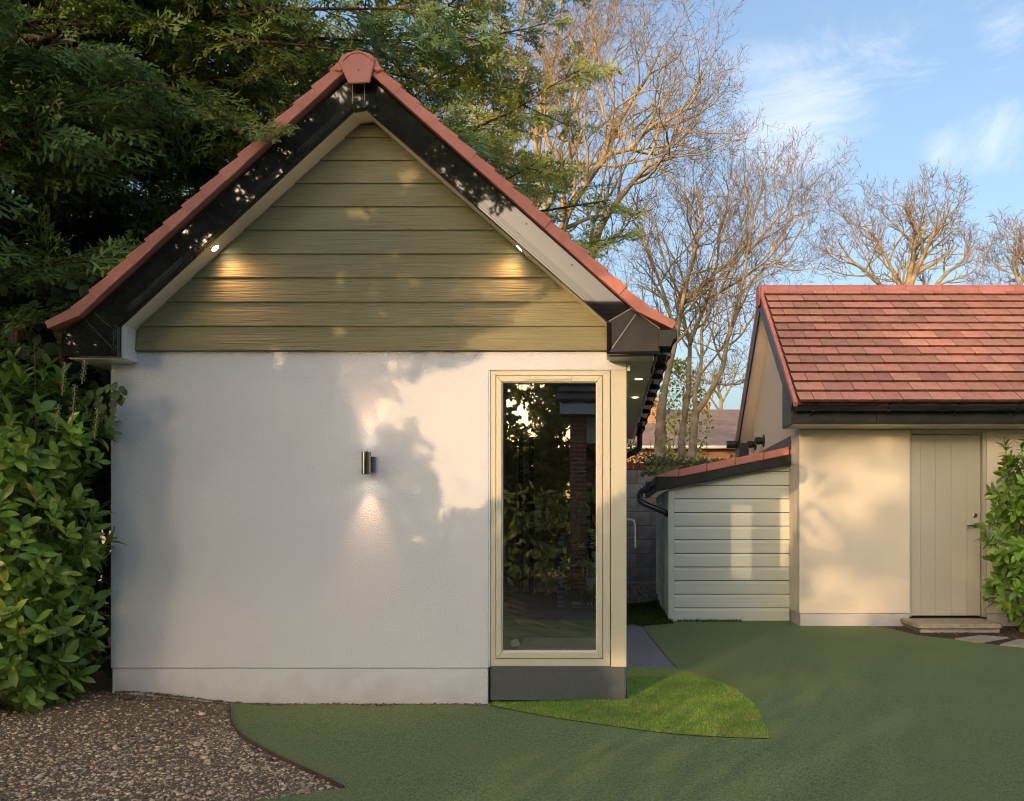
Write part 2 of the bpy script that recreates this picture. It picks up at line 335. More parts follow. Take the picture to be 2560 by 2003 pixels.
# ================================================================ ground
def sheet(name, poly, mat, off, step=.25, kind='structure', clampy=None):
    """a sheet draped over the lie of the land inside a polygon of (x, y)"""
    n = len(poly); pts = [Vector(p) for p in poly]; edges = [(i, (i+1) % n) for i in range(n)]
    xs = [p[0] for p in poly]; ys = [p[1] for p in poly]
    def inside(x, y):
        c = False
        for i in range(n):
            x0, y0 = poly[i]; x1, y1 = poly[(i+1) % n]
            if (y0 > y) != (y1 > y) and x < (x1-x0)*(y-y0)/(y1-y0)+x0: c = not c
        return c
    y = min(ys)+step*.5
    while y < max(ys):
        x = min(xs)+step*.5
        while x < max(xs):
            if inside(x, y): pts.append(Vector((x, y)))
            x += step
        y += step
    v, e, f, *_ = delaunay_2d_cdt(pts, edges, [list(range(n))], 1, 1e-5)
    mb = MB().add([(q.x, q.y, hgt(q.x, q.y)+off) for q in v], [list(t) for t in f])
    o = mb.build(name, mat, smooth_=True); tag(o, kind=kind)
    return o, inside
def dens(poly, k=6):                 # smooth a polyline (Catmull-Rom)
    out = []
    for i in range(len(poly)-1):
        p0 = poly[max(i-1, 0)]; p1 = poly[i]; p2 = poly[i+1]; p3 = poly[min(i+2, len(poly)-1)]
        for j in range(k):
            t = j/k
            out.append(tuple(.5*((2*p1[a])+(-p0[a]+p2[a])*t+(2*p0[a]-5*p1[a]+4*p2[a]-p3[a])*t*t+(-p0[a]+3*p1[a]-3*p2[a]+p3[a])*t**3) for a in (0, 1)))
    out.append(poly[-1]); return out
# big ground sheet, coarse far off and fine near
gx = sorted(set([-300, -120, -60, -30, -18, -12]+[i*.5 for i in range(-20, 25)]+[16, 24, 40, 80, 160, 300]))
gy = sorted(set([-150, -60, -30, -15, -10]+[i*.5 for i in range(-16, 34)]+[18, 20, 25, 32, 45, 80, 160, 400, 900]))
gv = [(x, y, hgt(x, y)-.03) for y in gy for x in gx]; nx = len(gx)
gf = [(j*nx+i, j*nx+i+1, (j+1)*nx+i+1, (j+1)*nx+i) for j in range(len(gy)-1) for i in range(nx-1)]
tag(MB().add(gv, gf).build('ground', M['earth'], smooth_=True), kind='structure')
left_curve = dens([G(576, 1762), G(576, 1790), G(577, 1806), G(598, 1839), G(639, 1868), G(701, 1901), G(763, 1930), G(824.5, 1958.7), G(859.6, 1977)], 4)
corner = G(676, 2003)
front_line = [corner, (-2.6, 3.05), (-4.5, 2.1), (-9, .95)]
tip = G(1924, 1853)
lower = dens([tip, G(1805, 1849), G(1676, 1840), G(1530, 1821), G(1383, 1799.6), G(1232, 1770)], 4)
upper = dens([G(1698, 1677), G(1750, 1693), G(1823, 1722), G(1878, 1759), G(1907, 1810), tip], 4)
soil_line = dens([G(2150, 1566), G(2218, 1573), G(2295, 1591), G(2386, 1601), G(2470, 1613), G(2560, 1623)], 3)
green_poly = (left_curve + front_line + [(-9, .9), (12, .9), (12, 6.9), (5.2, 7.7)] + soil_line[::-1]
              + [(2.4, 9.1), (2.016, 9.1), (2.016, 9.60), (.72, 9.60)] + [G(1684, 1562), G(1608, 1569), G(1628, 1598), G(1677, 1657)] + upper[:-1]
              + lower + [(-.85, 5.64), (-2.0, 5.64)])
sheet('green_surface', green_poly, M['green'], .012, .2)
bed_poly = left_curve + front_line[:-1] + [(-9, 2.0), (-9, 9.0), (-3.37, 9.0), (-3.37, 5.64)]
_, in_bed = sheet('gravel_bed', bed_poly, M['gravel_base'], .002, .2)
sheet('gravel_drive', [(-30, -6.2), (30, -6.2), (30, .88), (-30, .88)], M['gravel_far'], 0.002, 2)
grass_poly = upper + lower[1:] + [(-.82, 5.64), (.10, 5.64), G(1566, 1672)]
_, in_grass = sheet('lawn_patch', grass_poly, M['turf_base'], .016, .12)
path_poly = [G(1698, 1677), G(1677, 1657), G(1628, 1598), G(1608, 1569), G(1566, 1556), (.05, 8.2), (.05, 5.62), G(1566, 1672)]
sheet('dark_path', path_poly[::-1], M['path'], .006, .2)
moss_poly = [G(1684, 1562), G(1608, 1569), G(1580, 1562), (.10, 8.9), (.10, 11.0), G(1642, 1507)]
_, in_moss = sheet('moss_strip', moss_poly, M['turf_base'], .014, .2)
back_poly = [(.10, 11.0), G(1642, 1507), (2.0, 12.3), (2.0, 13.4), (-1.2, 13.4), (-1.2, 11.0)]
_, in_back = sheet('gravel_strip', back_poly, M['gravel_base'], .004, .25)
soil_poly = soil_line + [(5.2, 7.7), (12, 6.9), (12, 9.1), (2.4, 9.1)]
_, in_soil = sheet('soil_bed', soil_poly, M['soil'], .008, .2)
# edging strip between gravel and green
e = MB()
path_pts = left_curve[2:]
vs = []; fs = []
for i, (x, y) in enumerate(path_pts):
    j = min(i+1, len(path_pts)-1); k = max(i-1, 0)
    tx, ty = path_pts[j][0]-path_pts[k][0], path_pts[j][1]-path_pts[k][1]; l = math.hypot(tx, ty) or 1; nx_, ny_ = -ty/l*.003, tx/l*.003
    z = hgt(x, y)
    vs += [(x-nx_, y-ny_, z-.02), (x-nx_, y-ny_, z+.022), (x+nx_, y+ny_, z+.022), (x+nx_, y+ny_, z-.02)]
    if i:
        b = 4*i
        for q in range(4): fs.append((b-4+q, b-4+(q+1) % 4, b+(q+1) % 4, b+q))
o = e.add(vs, fs).build('edging_strip', M['edge']); tag(o, 'thin rusty metal edging curving between gravel and green surface', 'edging strip')

def scatter(name, inside, bounds, n, size, mat, off, label_kind='stuff', flat=(.45, .8), bias=None):
    """n pebbles as one mass"""
    iv = np.array([(1,0,0),(0,1,0),(-1,0,0),(0,-1,0),(.62,.62,.8),(-.62,.62,.8),(-.62,-.62,.8),(.62,-.62,.8)], float)*np.array([1,1,1])
    it = np.array([(0,1,4),(1,2,5),(2,3,6),(3,0,7),(4,1,5),(5,2,6),(6,3,7),(7,0,4),(4,5,6),(4,6,7)])
    V = []; r = rnd
    while len(V) < n:
        x = r.uniform(bounds[0], bounds[1]); y = r.uniform(bounds[2], bounds[3])
        if not inside(x, y): continue
        if bias and r.random() > bias(x, y): continue
        s = size[0]*(size[1]/size[0])**(r.random()**1.6); a = r.uniform(0, 6.283); el = r.uniform(.65, 1.0); fl = r.uniform(*flat)
        p = iv*np.array([s, s*el, s*fl])*(1+.18*np.random.randn(8, 1))
        ca, sa = math.cos(a), math.sin(a)
        q = np.stack([p[:,0]*ca-p[:,1]*sa+x, p[:,0]*sa+p[:,1]*ca+y, p[:,2]+hgt(x, y)+off+s*fl*.05], 1)
        V.append(q)
    V = np.concatenate(V); Q = np.concatenate([it+8*i for i in range(n)])
    me = npmesh(name, V, Q, mat, True); o = bpy.data.objects.new(name, me); link(o); tag(o, kind=label_kind); return o
scatter('pebbles', in_bed, (-4.2, -1.2, 3.6, 5.63), 17500, (.003, .0118), M['pebble'], .002,
        bias=lambda x, y: min(1, .28+.9*smooth(5.5, 4.0, y)+.25*smooth(-3.4, -2, x)))
scatter('larger_stones', in_bed, (-3.9, -1.2, 3.7, 5.5), 150, (.010, .023), M['pebble'], .004)
scatter('chippings', in_back, (-.1, 2.0, 11.0, 13.38), 2500, (.012, .03), M['pebble_grey'], .004)
scatter('bark_chips', in_soil, (2.4, 5.2, 7.9, 9.04), 2600, (.006, .022), M['chip'], .006, flat=(.2, .4))
def blades(name, inside, bounds, n, hgts, width, mat, off, bias=None):
    V = []; Q = []
    c = 0
    while c < n:
        x = rnd.uniform(bounds[0], bounds[1]); y = rnd.uniform(bounds[2], bounds[3])
        if not inside(x, y): continue
        h_ = rnd.uniform(*hgts); a = rnd.uniform(0, 6.283); w = width*rnd.uniform(.6, 1.3); lean = h_*rnd.uniform(.2, 1.1); b = rnd.uniform(0, 6.283)
        dx, dy = math.cos(a)*w, math.sin(a)*w; lx, ly = math.cos(b)*lean, math.sin(b)*lean; z = hgt(x, y)+off
        V += [(x-dx, y-dy, z), (x+dx, y+dy, z), (x+dx*.8+lx*.4, y+dy*.8+ly*.4, z+h_*.65), (x-dx*.8+lx*.4, y-dy*.8+ly*.4, z+h_*.65), (x+lx+dx*.1, y+ly+dy*.1, z+h_), (x+lx-dx*.1, y+ly-dy*.1, z+h_)]
        k = 6*c; Q += [(k, k+1, k+2, k+3), (k+3, k+2, k+4, k+5)]; c += 1
    me = npmesh(name, V, Q, mat); o = bpy.data.objects.new(name, me); link(o); tag(o, kind='stuff'); return o
blades('grass_blades', in_grass, (-.9, 1.0, 4.3, 6.4), 30000, (.007, .021), .0016, M['blade'], .014)
blades('moss_blades', in_moss, (.05, .85, 8.5, 11.4), 9000, (.015, .045), .004, M['blade_dark'], .012)
def in_shedfoot(x, y): return .74 < x < 1.45 and 9.40 < y < 9.56
blades('weed_blades', in_shedfoot, (.7, 1.5, 9.38, 9.58), 700, (.01, .035), .003, M['blade_dark'], .008)
def in_flecks(x, y): return in_grass(x, y) and .0 < x < .75 and y < 5.5
fl = MB()
for i in range(80):
    while True:
        x, y = rnd.uniform(-.1, .85), rnd.uniform(4.7, 5.9)
        if in_grass(x, y): break
    a = rnd.uniform(0, 6.283); l = rnd.uniform(.010, .024); w = l*.35; z = hgt(x, y)+.03
    c, s = math.cos(a), math.sin(a)
    fl.add([(x-c*l, y-s*l, z), (x+s*w, y-c*w, z+.006), (x+c*l, y+s*l, z+.002), (x-s*w, y+c*w, z+.007)], [(0, 1, 2, 3)])
tag(fl.build('leaf_litter', M['fallen']), kind='stuff')
scatter('wall_foot_crumbs', lambda x, y: y > 5.598-.035*abs(math.sin(x*5)+.6*math.sin(x*13)), (-3.3, -.80, 5.53, 5.60), 1300, (.004, .013), M['crumb'], .012, flat=(.3, .9))
# loose pieces by the wall foot
def lump(name, mat, c, s, label, cat, seed, rot=0):
    r = random.Random(seed); bm_v = []
    mb = MB(); n = 9
    rings = [(.0, .0), (.75, .05), (1, .35), (.85, .8), (.4, 1), (0, 1.02)]
    vs = []; fs = []
    for i, (rr, zz) in enumerate(rings):
        for k in range(n):
            a = 2*math.pi*k/n; q = rr*(1+r.uniform(-.18, .18)); X = q*math.cos(a)*s[0]; Y_ = q*math.sin(a)*s[1]
            vs.append((c[0]+X*math.cos(rot)-Y_*math.sin(rot), c[1]+X*math.sin(rot)+Y_*math.cos(rot), c[2]+zz*s[2]*(1+r.uniform(-.1, .1))))
    for i in range(len(rings)-1):
        for k in range(n): fs.append((i*n+k, i*n+(k+1) % n, (i+1)*n+(k+1) % n, (i+1)*n+k))
    o = mb.add(vs, fs).build(name, mat); return tag(o, label, cat)
def onG(u, v, dz=0): x, y = G(u, v); return (x, y, hgt(x, y)+dz)
lump('stone', M['brownstone'], onG(319, 1748, -.005), (.045, .03, .035), 'brown stone lying against the foot of the white wall', 'stone', 3)
sp = MB(); sx, sy, sz = onG(360, 1752)
sp.prism([(sx-.035, sz), (sx+.012, sz), (sx+.012, sz+.055)], sy-.006, sy+.006).build('slate_shard', M['slate_plinth'])
tag(bpy.data.objects['slate_shard'], 'small dark triangular shard standing at the wall foot', 'slate shard')
lump('brick_chip', M['redchip'], onG(67, 1972, -.002), (.034, .014, .016), 'flat reddish brick chip lying on the gravel near the camera', 'brick chip', 5, .4)

# ================================================================ garden room (the near building)
YW, YB, YE = 5.60, 5.40, 10.90       # wall face, bargeboard face, far end
gr = empty('garden_room', (-1.63, 8.2, 0), 'white rendered garden room with sage boarded gable and red tiled roof', 'garden room')
XL, XR = -3.347, .094
# walls
wl = MB()
wl.prism([(XL, .25), (-.824, .25), (-.824, 2.236), (XR, 2.236), (XR, 2.368), (XL, 2.368)], YW, YW+.25)
wl.prism([(XL+.01, 2.37), (XR-.01, 2.37), (-1.631, 3.93)], YW+.03, YW+.22)
wl.build('wall', M['render'], gr, .006)
box('wall_plinth', M['render'], gr, XL+.008, -.83, YW+.007, YW+.245, -.15, .247, .003)
box('side_wall', M['render'], gr, XL, XL+.25, YW+.252, YE-.252, -.1, 2.368, 0)
prism('back_wall', M['render'], gr, [(XL, -.1), (XR, -.1), (XR, 2.37), (-1.631, 3.93), (XL, 2.37)], YE-.25, YE, 'y', 0)
# right-hand side wall: sliding glazed doors
sw = MB(); 
sw.box(XR-.10, XR, 5.72, YE-.252, 2.24, 2.368); sw.box(XR-.10, XR, 9.0, YE-.252, -.1, 2.238); sw.box(XR-.10, XR, 5.72, 8.998, -.1, .255)
sw.build('side_wall', M['render'], gr, 0)
door = MB()
for a, b in ((5.72, 6.12), (6.78, 7.055), (7.10, 7.30), (8.92, 8.998)): door.box(XR-.085, XR-.012, a, b, .257, 2.238)
for a, b in ((6.12, 6.78), (7.055, 7.10), (7.30, 8.92)):
    door.box(XR-.08, XR-.02, a, b, .257, .36); door.box(XR-.08, XR-.02, a, b, 2.14, 2.238)
sd = door.build('sliding_door', M['frame'], gr)
pn = MB()
for a, b in ((6.12, 6.78), (7.055, 7.10), (7.30, 8.92)): pn.box(XR-.05, XR-.046, a, b, .36, 2.14)
pn.build('glass_pane', M['clear'], sd)
hd = MB(); hY = 9.0
hd.tube([(XR-.01, hY, 1.262), (XR+.10, hY, 1.247), (XR+.135, hY, 1.235), (XR+.145, hY, 1.20), (XR+.150, hY, .95)], .012, 8).build('door_handle', M['frame'], sd, 0, True)
# plinth board under the window
box('window_plinth', M['slate_plinth'], gr, -.813, .082, YW+.004, YW+.10, .036, .262, .002)
box('window_plinth', M['slate_plinth'], gr, .0, .080, YW+.104, 5.72, .03, .262, .002)
# corner window
win = empty('window', (-.36, 5.62, .27), None, None); win.parent = gr; win.location = Vector((-.36, 5.62, .27))-wloc(gr)
def X(u, Y=5.61): return (u-1531)/F*Y
def Z(v, Y=5.61): return H+(1303-v)/F*Y
def ring(name, mat, parent, o4, i4, y0, y1, bevel=.003):
    """mitred frame of four bars: o4, i4 = (x0, x1, z0, z1)"""
    a, b = o4, i4; mb = MB()
    for q in ([(a[0], a[2]), (b[0], b[2]), (b[0], b[3]), (a[0], a[3])], [(a[1], a[2]), (a[1], a[3]), (b[1], b[3]), (b[1], b[2])],
              [(a[0], a[2]), (a[1], a[2]), (b[1], b[2]), (b[0], b[2])], [(a[0], a[3]), (b[0], b[3]), (b[1], b[3]), (a[1], a[3])]):
        mb.prism(q, y0, y1)
    return mb.build(name, mat, parent, bevel)
fo = (X(1226.5), X(1525.3), Z(1666), Z(927)); fi = (X(1239), X(1507.5), Z(1648), Z(938.5))
so = (X(1240.3), X(1506.3), Z(1646.7), Z(939.8)); si = (X(1254.5), X(1492), Z(1630.5), Z(954.8))
ring('frame', M['frame'], win, fo, fi, 5.612, 5.69)
ring('sash', M['frame'], win, so, si, 5.604, 5.675, .005)
box('glass_pane', M['glass'], win, si[0]-.008, si[1]+.008, 5.636, 5.642, si[2]-.008, si[3]+.008, 0)
ring('glazing_bead', M['white'], win, (si[0]-.001, si[1]+.001, si[2]-.001, si[3]+.001), (si[0]+.006, si[1]-.006, si[2]+.009, si[3]-.004), 5.622, 5.634, 0)
box('trickle_vent', M['frame'], win, X(1317), X(1429), 5.596, 5.6035, Z(950.5), Z(942.5), .002)
box('corner_post', M['frame'], win, X(1527.3), .0945, 5.594, 5.70, Z(1667), Z(927), .004)
box('reveal', M['render'], win, -.824, fo[0]-.002, 5.606, 5.69, .26, 2.232, 0)
# gable boards
pz = [2.363, 2.524, 2.685, 2.846, 3.004, 3.162, 3.318, 3.472, 3.624, 3.776, 3.85]
def xl_(z): return -3.168+(z-2.482)/.9195+.0
def xr_(z): return -.037-(z-2.502)/.885
for i in range(10):
    z0, z1 = pz[i]+.0015, pz[i+1]+.012
    a0 = max(-3.166, xl_(z0+.02)-.06); a1 = max(-3.166, xl_(z1+.02)-.06); b0 = min(.06, xr_(z0)+.10); b1 = min(.06, xr_(z1)+.10)
    mb = MB(); y0, y1 = 5.568, 5.584
    mb.add([(a0, y0, z0), (b0, y0, z0), (b1, y1-.004, z1), (a1, y1-.004, z1), (a0, y0+.014, z0), (b0, y0+.014, z0), (b1, y1+.01, z1), (a1, y1+.01, z1)],
           [(0,1,2,3), (7,6,5,4), (4,5,1,0), (5,6,2,1), (6,7,3,2), (7,4,0,3)])
    mb.build('cladding_board', M['clad'], gr, .002)
# soffit under the verge (follows the slope), with its level collar at the top
s0 = [(-3.166, 2.50), (-1.672, 3.873), (-1.588, 3.886), (-.039, 2.52)]
t_ = .02
MB().prism([s0[0], s0[1], (s0[1][0]-.004, s0[1][1]+t_), (s0[0][0], s0[0][1]+t_)], YB+.03, 5.60).build('verge_soffit', M['cream'], gr)
MB().prism([s0[1], s0[2], (s0[2][0], s0[2][1]+t_), (s0[1][0], s0[1][1]+t_)], YB+.03, 5.60).build('verge_soffit', M['cream'], gr)
MB().prism([s0[2], s0[3], (s0[3][0], s0[3][1]+t_), (s0[2][0]+.004, s0[2][1]+t_)], YB+.03, 5.60).build('verge_soffit', M['cream'], gr)
# bargeboards
def barge(poly, mould, seam=None):
    o = MB().prism(poly, YB, YB+.026).build('bargeboard', M['black'], gr, .003)
    for w, pr in ((.052, .008), (.036, .016), (.018, .022)):
        (x0, z0), (x1, z1) = mould; d = Vector((x1-x0, z1-z0)).normalized(); n = Vector((-d.y, d.x))
        if n.y < 0: n = -n
        MB().prism([(x0, z0), (x1, z1), (x1+n.x*w, z1+n.y*w), (x0+n.x*w, z0+n.y*w)], YB-pr, YB-.0005).build('moulding', M['black'], o, .003)
    return o
RB_ = barge([(-1.592, 4.11), (.153, 2.565), (.118, 2.60), (-.035, 2.512), (-1.588, 3.880)], ((-1.588, 3.880), (-.036, 2.510)))
barge([(-1.672, 4.11), (-3.398, 2.538), (-3.33, 2.575), (-3.204, 2.462), (-3.168, 2.486), (-1.672, 3.867)], ((-1.672, 3.867), (-3.166, 2.490)))
for u_, v_ in ((1315.7, 559.8), (1296.8, 584.4), (1429.8, 662.6)):
    MB().lathe([(0, -.0025), (.0045, -.0025), (.005, 0)], ((u_-1531)/F*YB, YB-.0002, H+(1303-v_)/F*YB), 'y', 10).build('screw', M['black_matt'], RB_)
ac = MB().prism([(-1.67, 4.10), (-1.594, 4.10), (-1.590, 3.878), (-1.670, 3.866)], YB-.003, YB+.025).build('bargeboard', M['black'], gr, .003)
MB().prism([(-1.670, 3.866), (-1.590, 3.879), (-1.590, 3.93), (-1.670, 3.918)], YB-.024, YB-.0035).build('moulding', M['black'], ac, .003)
# boxed eaves ends
br = MB().prism([(-.034, 2.509), (.118, 2.597), (.158, 2.566), (.305, 2.468), (.305, 2.306), (-.034, 2.300)], YB, YB+.026).build('eaves_box', M['black_matt'], gr, .003)
MB().prism([(-.037, 2.30), (-.037, 2.50), (-.020, 2.51), (-.020, 2.318), (.303, 2.324), (.303, 2.304)], YB-.018, YB-.0005).build('moulding', M['black'], br, .003)
MB().prism([(-.018, 2.335), (-.018, 2.50), (-.006, 2.506), (-.006, 2.332)], YB-.010, YB-.0005).build('moulding', M['black'], br, .002)
bl = MB().prism([(-3.170, 2.484), (-3.206, 2.461), (-3.332, 2.573), (-3.398, 2.536), (-3.525, 2.452), (-3.525, 2.296), (-3.170, 2.288)], YB, YB+.026).build('eaves_box', M['black'], gr, .003)
MB().prism([(-3.168, 2.288), (-3.168, 2.482), (-3.188, 2.49), (-3.188, 2.308), (-3.523, 2.312), (-3.523, 2.292)], YB-.018, YB-.0005).build('moulding', M['black'], bl, .003)
MB().prism([(-3.190, 2.32), (-3.190, 2.47), (-3.204, 2.475), (-3.204, 2.318)], YB-.010, YB-.0005).build('moulding', M['black'], bl, .002)
def strip(name, mat, parent, a, b, w, y0, y1):
    d = Vector((b[0]-a[0], b[1]-a[1])).normalized(); n = Vector((-d.y, d.x))*w/2
    return MB().prism([(a[0]-n.x, a[1]-n.y), (b[0]-n.x, b[1]-n.y), (b[0]+n.x, b[1]+n.y), (a[0]+n.x, a[1]+n.y)], y0, y1).build(name, mat, parent)
for a, b, w in (((-.028, 2.513), (.117, 2.597), .006), ((-.008, 2.335), (.152, 2.564), .006), ((.118, 2.60), (.305, 2.470), .005)):
    strip('seam_strip', M['tan_pale'], br, a, b, w, YB-.004, YB+.001)  # pale strips stand in for light reflected along the seams
for a, b in (((-3.19, 2.32), (-3.395, 2.532)), ((-3.207, 2.464), (-3.33, 2.571))):
    strip('seam_strip', M['black_matt'], bl, a, b, .004, YB-.004, YB+.001)
MB().prism([(-1.672, 4.09), (-1.666, 4.09), (-1.666, 3.87), (-1.672, 3.87)], YB-.006, YB-.0035).build('seam_strip', M['tan_pale'], ac)
MB().prism([(-1.598, 4.09), (-1.592, 4.09), (-1.586, 3.885), (-1.592, 3.885)], YB-.006, YB-.0035).build('seam_strip', M['tan_pale'], ac)
# cheeks and soffits of the eaves
box('eaves_cheek', M['white'], gr, -3.184, -3.166, YB+.028, 5.597, 2.288, 2.50, 0)
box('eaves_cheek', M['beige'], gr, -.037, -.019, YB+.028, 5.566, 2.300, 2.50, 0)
box('eaves_soffit', M['white'], gr, -3.522, -3.186, YB+.028, 5.597, 2.280, 2.290, 0)
box('eaves_soffit', M['white'], gr, -3.522, XL-.002, 5.599, YE, 2.280, 2.290, 0)
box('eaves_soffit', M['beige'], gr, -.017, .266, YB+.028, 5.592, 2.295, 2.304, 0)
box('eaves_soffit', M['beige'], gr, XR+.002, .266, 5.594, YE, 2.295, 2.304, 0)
box('wall_plate', M['frame'], gr, .096, .118, 5.61, YE, 2.236, 2.293, 0)
box('fascia', M['black'], gr, .268, .289, YB+.028, YE, 2.288, 2.475, .002)
box('fascia', M['black'], gr, -3.525, -3.505, YB+.028, YE, 2.280, 2.455, .002)
# gutter on the right, with its union clips
gp = [(.292, 2.44), (.292, 2.345), (.372, 2.343), (.378, 2.372), (.392, 2.392), (.408, 2.405), (.412, 2.446), (.404, 2.446), (.400, 2.412), (.384, 2.398), (.370, 2.378), (.366, 2.352), (.30, 2.354), (.30, 2.44)]
gt = MB().prism(gp, YB-.055, YE).build('gutter', M['black'], gr, .002)
MB().prism([(.292, 2.446), (.292, 2.345), (.372, 2.343), (.392, 2.392), (.408, 2.405), (.413, 2.45)], YB-.062, YB-.056).build('stop_end', M['black_matt'], gt, .002)
for y in (5.44, 6.0, 6.45, 6.95, 7.4, 7.9, 8.5, 9.2, 10.0, 10.7):
    MB().prism([(.2895, 2.46), (.2895, 2.32), (.380, 2.322), (.388, 2.362), (.402, 2.385), (.418, 2.40), (.421, 2.456), (.408, 2.456), (.404, 2.42), (.38, 2.405), (.36, 2.348), (.296, 2.35), (.296, 2.46)], y, y+.055).build('gutter_clip', M['black'], gt, .002)
dp = MB().tube([(.345, 10.6, 2.35), (.345, 10.6, 2.20), (.335, 10.6, 2.14), (.14, 10.6, 2.03), (.12, 10.6, 1.98), (.12, 10.6, .2)], .034, 10).build('downpipe', M['black_matt'], gr, 0, True)
# roof
rf = empty('roof', (-1.631, 8.2, 2.5), None, None); rf.parent = gr; rf.location = Vector((-1.631, 8.2, 2.5))-wloc(gr)
AP = Vector((-1.631, 4.164)); RIGHT = (Vector((.159, 2.567)), Vector((.385, 2.458))); LEFT = (Vector((-3.404, 2.538)), Vector((-3.60, 2.458)))
def course_polys(A, B, C):
    """tile courses from ridge A down to B, then the flatter sprocket to C; returns cross-sections (top course first)"""
    d = (B-A).normalized(); n = Vector((-d.y, d.x)); n = n if n.y > 0 else -n
    L = (B-A).length; k = 15; g = L/k; out = []
    for i in range(k):
        p0 = A+d*(i*g); p1 = A+d*((i+1)*g+.004)
        out.append([p0, p1, p1+n*.078, p0+n*.062])
    d2 = (C-B).normalized(); n2 = Vector((-d2.y, d2.x)); n2 = n2 if n2.y > 0 else -n2
    out.append([B-d*.004, C, C+n2*.05, B+n*.068-d*.004])
    return out
for (B_, C_) in (RIGHT, LEFT):
    for i, q in enumerate(course_polys(AP, B_, C_)):
        poly = [tuple(p) for p in q]
        MB().prism(poly, YB-.045-rnd.uniform(0, .008), YB+.22).build('verge_tile', M['verge'], rf, .003)
        MB().prism(poly, YB+.223, YE+.05).build('tile_course', M['tile'], rf, 0)
# ridge tiles and the end cap
YC = YB-.075
def c2(u, v): return ((u-1531)/F*YC, H+(1303-v)/F*YC)
capo = [c2(871, 209), c2(845, 152), c2(851, 141), c2(866, 131), c2(894, 125.5), c2(921, 132), c2(934, 141), c2(938, 147), c2(924, 206.5)]
MB().prism(capo, YC, YC+.012).build('end_cap', M['cap'], rf, .006)
arc = [c2(894+44*math.sin(a), 176-47*math.cos(a)) for a in [math.radians(-58+116*i/10) for i in range(11)]]
arc2 = [c2(894+40.5*math.sin(a), 176-43.5*math.cos(a)) for a in [math.radians(58-116*i/10) for i in range(11)]]
MB().prism(arc+arc2, YC-.006, YC-.0005).build('cap_rim', M['cap'], rf, .001)
MB().lathe([(0, -.004), (.004, -.004), (.004, 0)], (*[(c2(896, 176))[0]], YC, c2(896, 176)[1]), 'y', 8).build('screw', M['black_matt'], rf)
rp = [c2(840, 158), c2(849, 139), c2(866, 128), c2(894, 122), c2(921, 129), c2(937, 141), c2(946, 158), c2(956, 172), c2(940, 176), c2(894, 146), c2(848, 176), c2(832, 172)]
y = YC+.013
while y < YE:
    MB().prism(rp, y, min(y+.44, YE+.08)).build('ridge_tile', M['ridge'], rf, .006); y += .448
# inside: floor, ceiling, lining
box('floor', M['rubber'], gr, XL+.252, XR-.10, YW+.10, YE-.252, .20, .34, 0)
MB().prism([(XL+.2, 2.40), (-1.631, 3.80), (-1.631, 3.83), (XL+.2, 2.43)], YW+.22, YE-.25).build('ceiling', M['int'], gr)
MB().prism([(XR-.05, 2.42), (-1.631, 3.80), (-1.631, 3.83), (XR-.05, 2.45)], YW+.22, YE-.25).build('ceiling', M['int'], gr)
box('wall_lining', M['tan'], gr, XL+.252, XR-.105, YE-.27, YE-.254, .342, 2.40, 0)
box('wall_lining', M['int'], gr, XL+.252, XL+.262, YW+.252, YE-.275, .342, 2.40, 0)

# ---------------------------------------------------------------- lamps
def spot(name, loc, dirv, energy, size, blend, parent, col=(1.0, .52, .26), rad=.02):
    d = bpy.data.lights.new(name, 'SPOT'); d.energy = energy; d.spot_size = math.radians(size); d.spot_blend = blend; d.color = col; d.shadow_soft_size = rad
    o = bpy.data.objects.new(name, d); link(o); o.location = loc; o.rotation_euler = Vector(dirv).to_track_quat('-Z', 'Y').to_euler()
    o.parent = parent; o.location = Vector(loc)-wloc(parent); return o
lx, ly, lz = (914-1531)/F*5.5, 5.515, H+(1303-1157.5)/F*5.5
wlmp = empty('wall_light', (lx, 5.6, lz), 'cylindrical polished steel up and down light lit on the white wall', 'wall light')
MB().lathe([(.026, -.05), (.026, -.074), (.0295, -.074), (.0315, -.072), (.0315, .072), (.0295, .074), (.026, .074), (.026, .05)], (lx, ly, lz), 'z', 28).build('lamp_body', M['chrome'], wlmp, 0, True)
for s in (-1, 1):
    MB().lathe([(.0317, -.0006), (.0322, 0), (.0317, .0006)], (lx, ly, lz+s*.052), 'z', 28).build('seam_ring', M['black'], wlmp)
MB().lathe([(0, .0), (.022, .0)], (lx, ly, lz+.052), 'z', 20).build('lens', M['lamp'], wlmp)
MB().lathe([(0, .0), (.022, .0)], (lx, ly, lz-.052), 'z', 20).build('lens', M['lamp'], wlmp)
box('back_plate', M['chrome'], wlmp, lx-.018, lx+.040, 5.570, 5.598, lz-.056, lz+.048, .004)
spot('lamp_glow', (lx, ly+.005, lz+.06), (0, .03, 1), UPDOWN[0], 60, 1.0, wlmp)
spot('lamp_glow', (lx, ly+.005, lz-.06), (0, .03, -1), UPDOWN[1], 60, 1.0, wlmp)
def downlight(c, nrm, label, group, energy, aim, r=.032):
    d = empty('downlight', c, label, 'downlight', group)
    n = Vector(nrm).normalized(); q = n.to_track_quat('Z', 'Y').to_matrix()
    def rot(mb):
        mb.v = [tuple(q @ Vector(v)+Vector(c)) for v in mb.v]; return mb
    rot(MB().lathe([(r*.72, -.001), (r*.80, .006), (r, .005), (r*1.06, -.002)], (0, 0, 0), 'z', 24)).build('rim', M['trim'], d, 0, True)
    rot(MB().lathe([(0, .003), (r*.74, .003)], (0, 0, 0), 'z', 24)).build('lens', M['lamp'], d)
    spot('lamp_glow', tuple(Vector(c)+n*.035), aim, energy, 130, 1.0, d, rad=.035, col=(1.0, .47, .18))
tl, tr = math.atan(.9195), math.atan(.885)
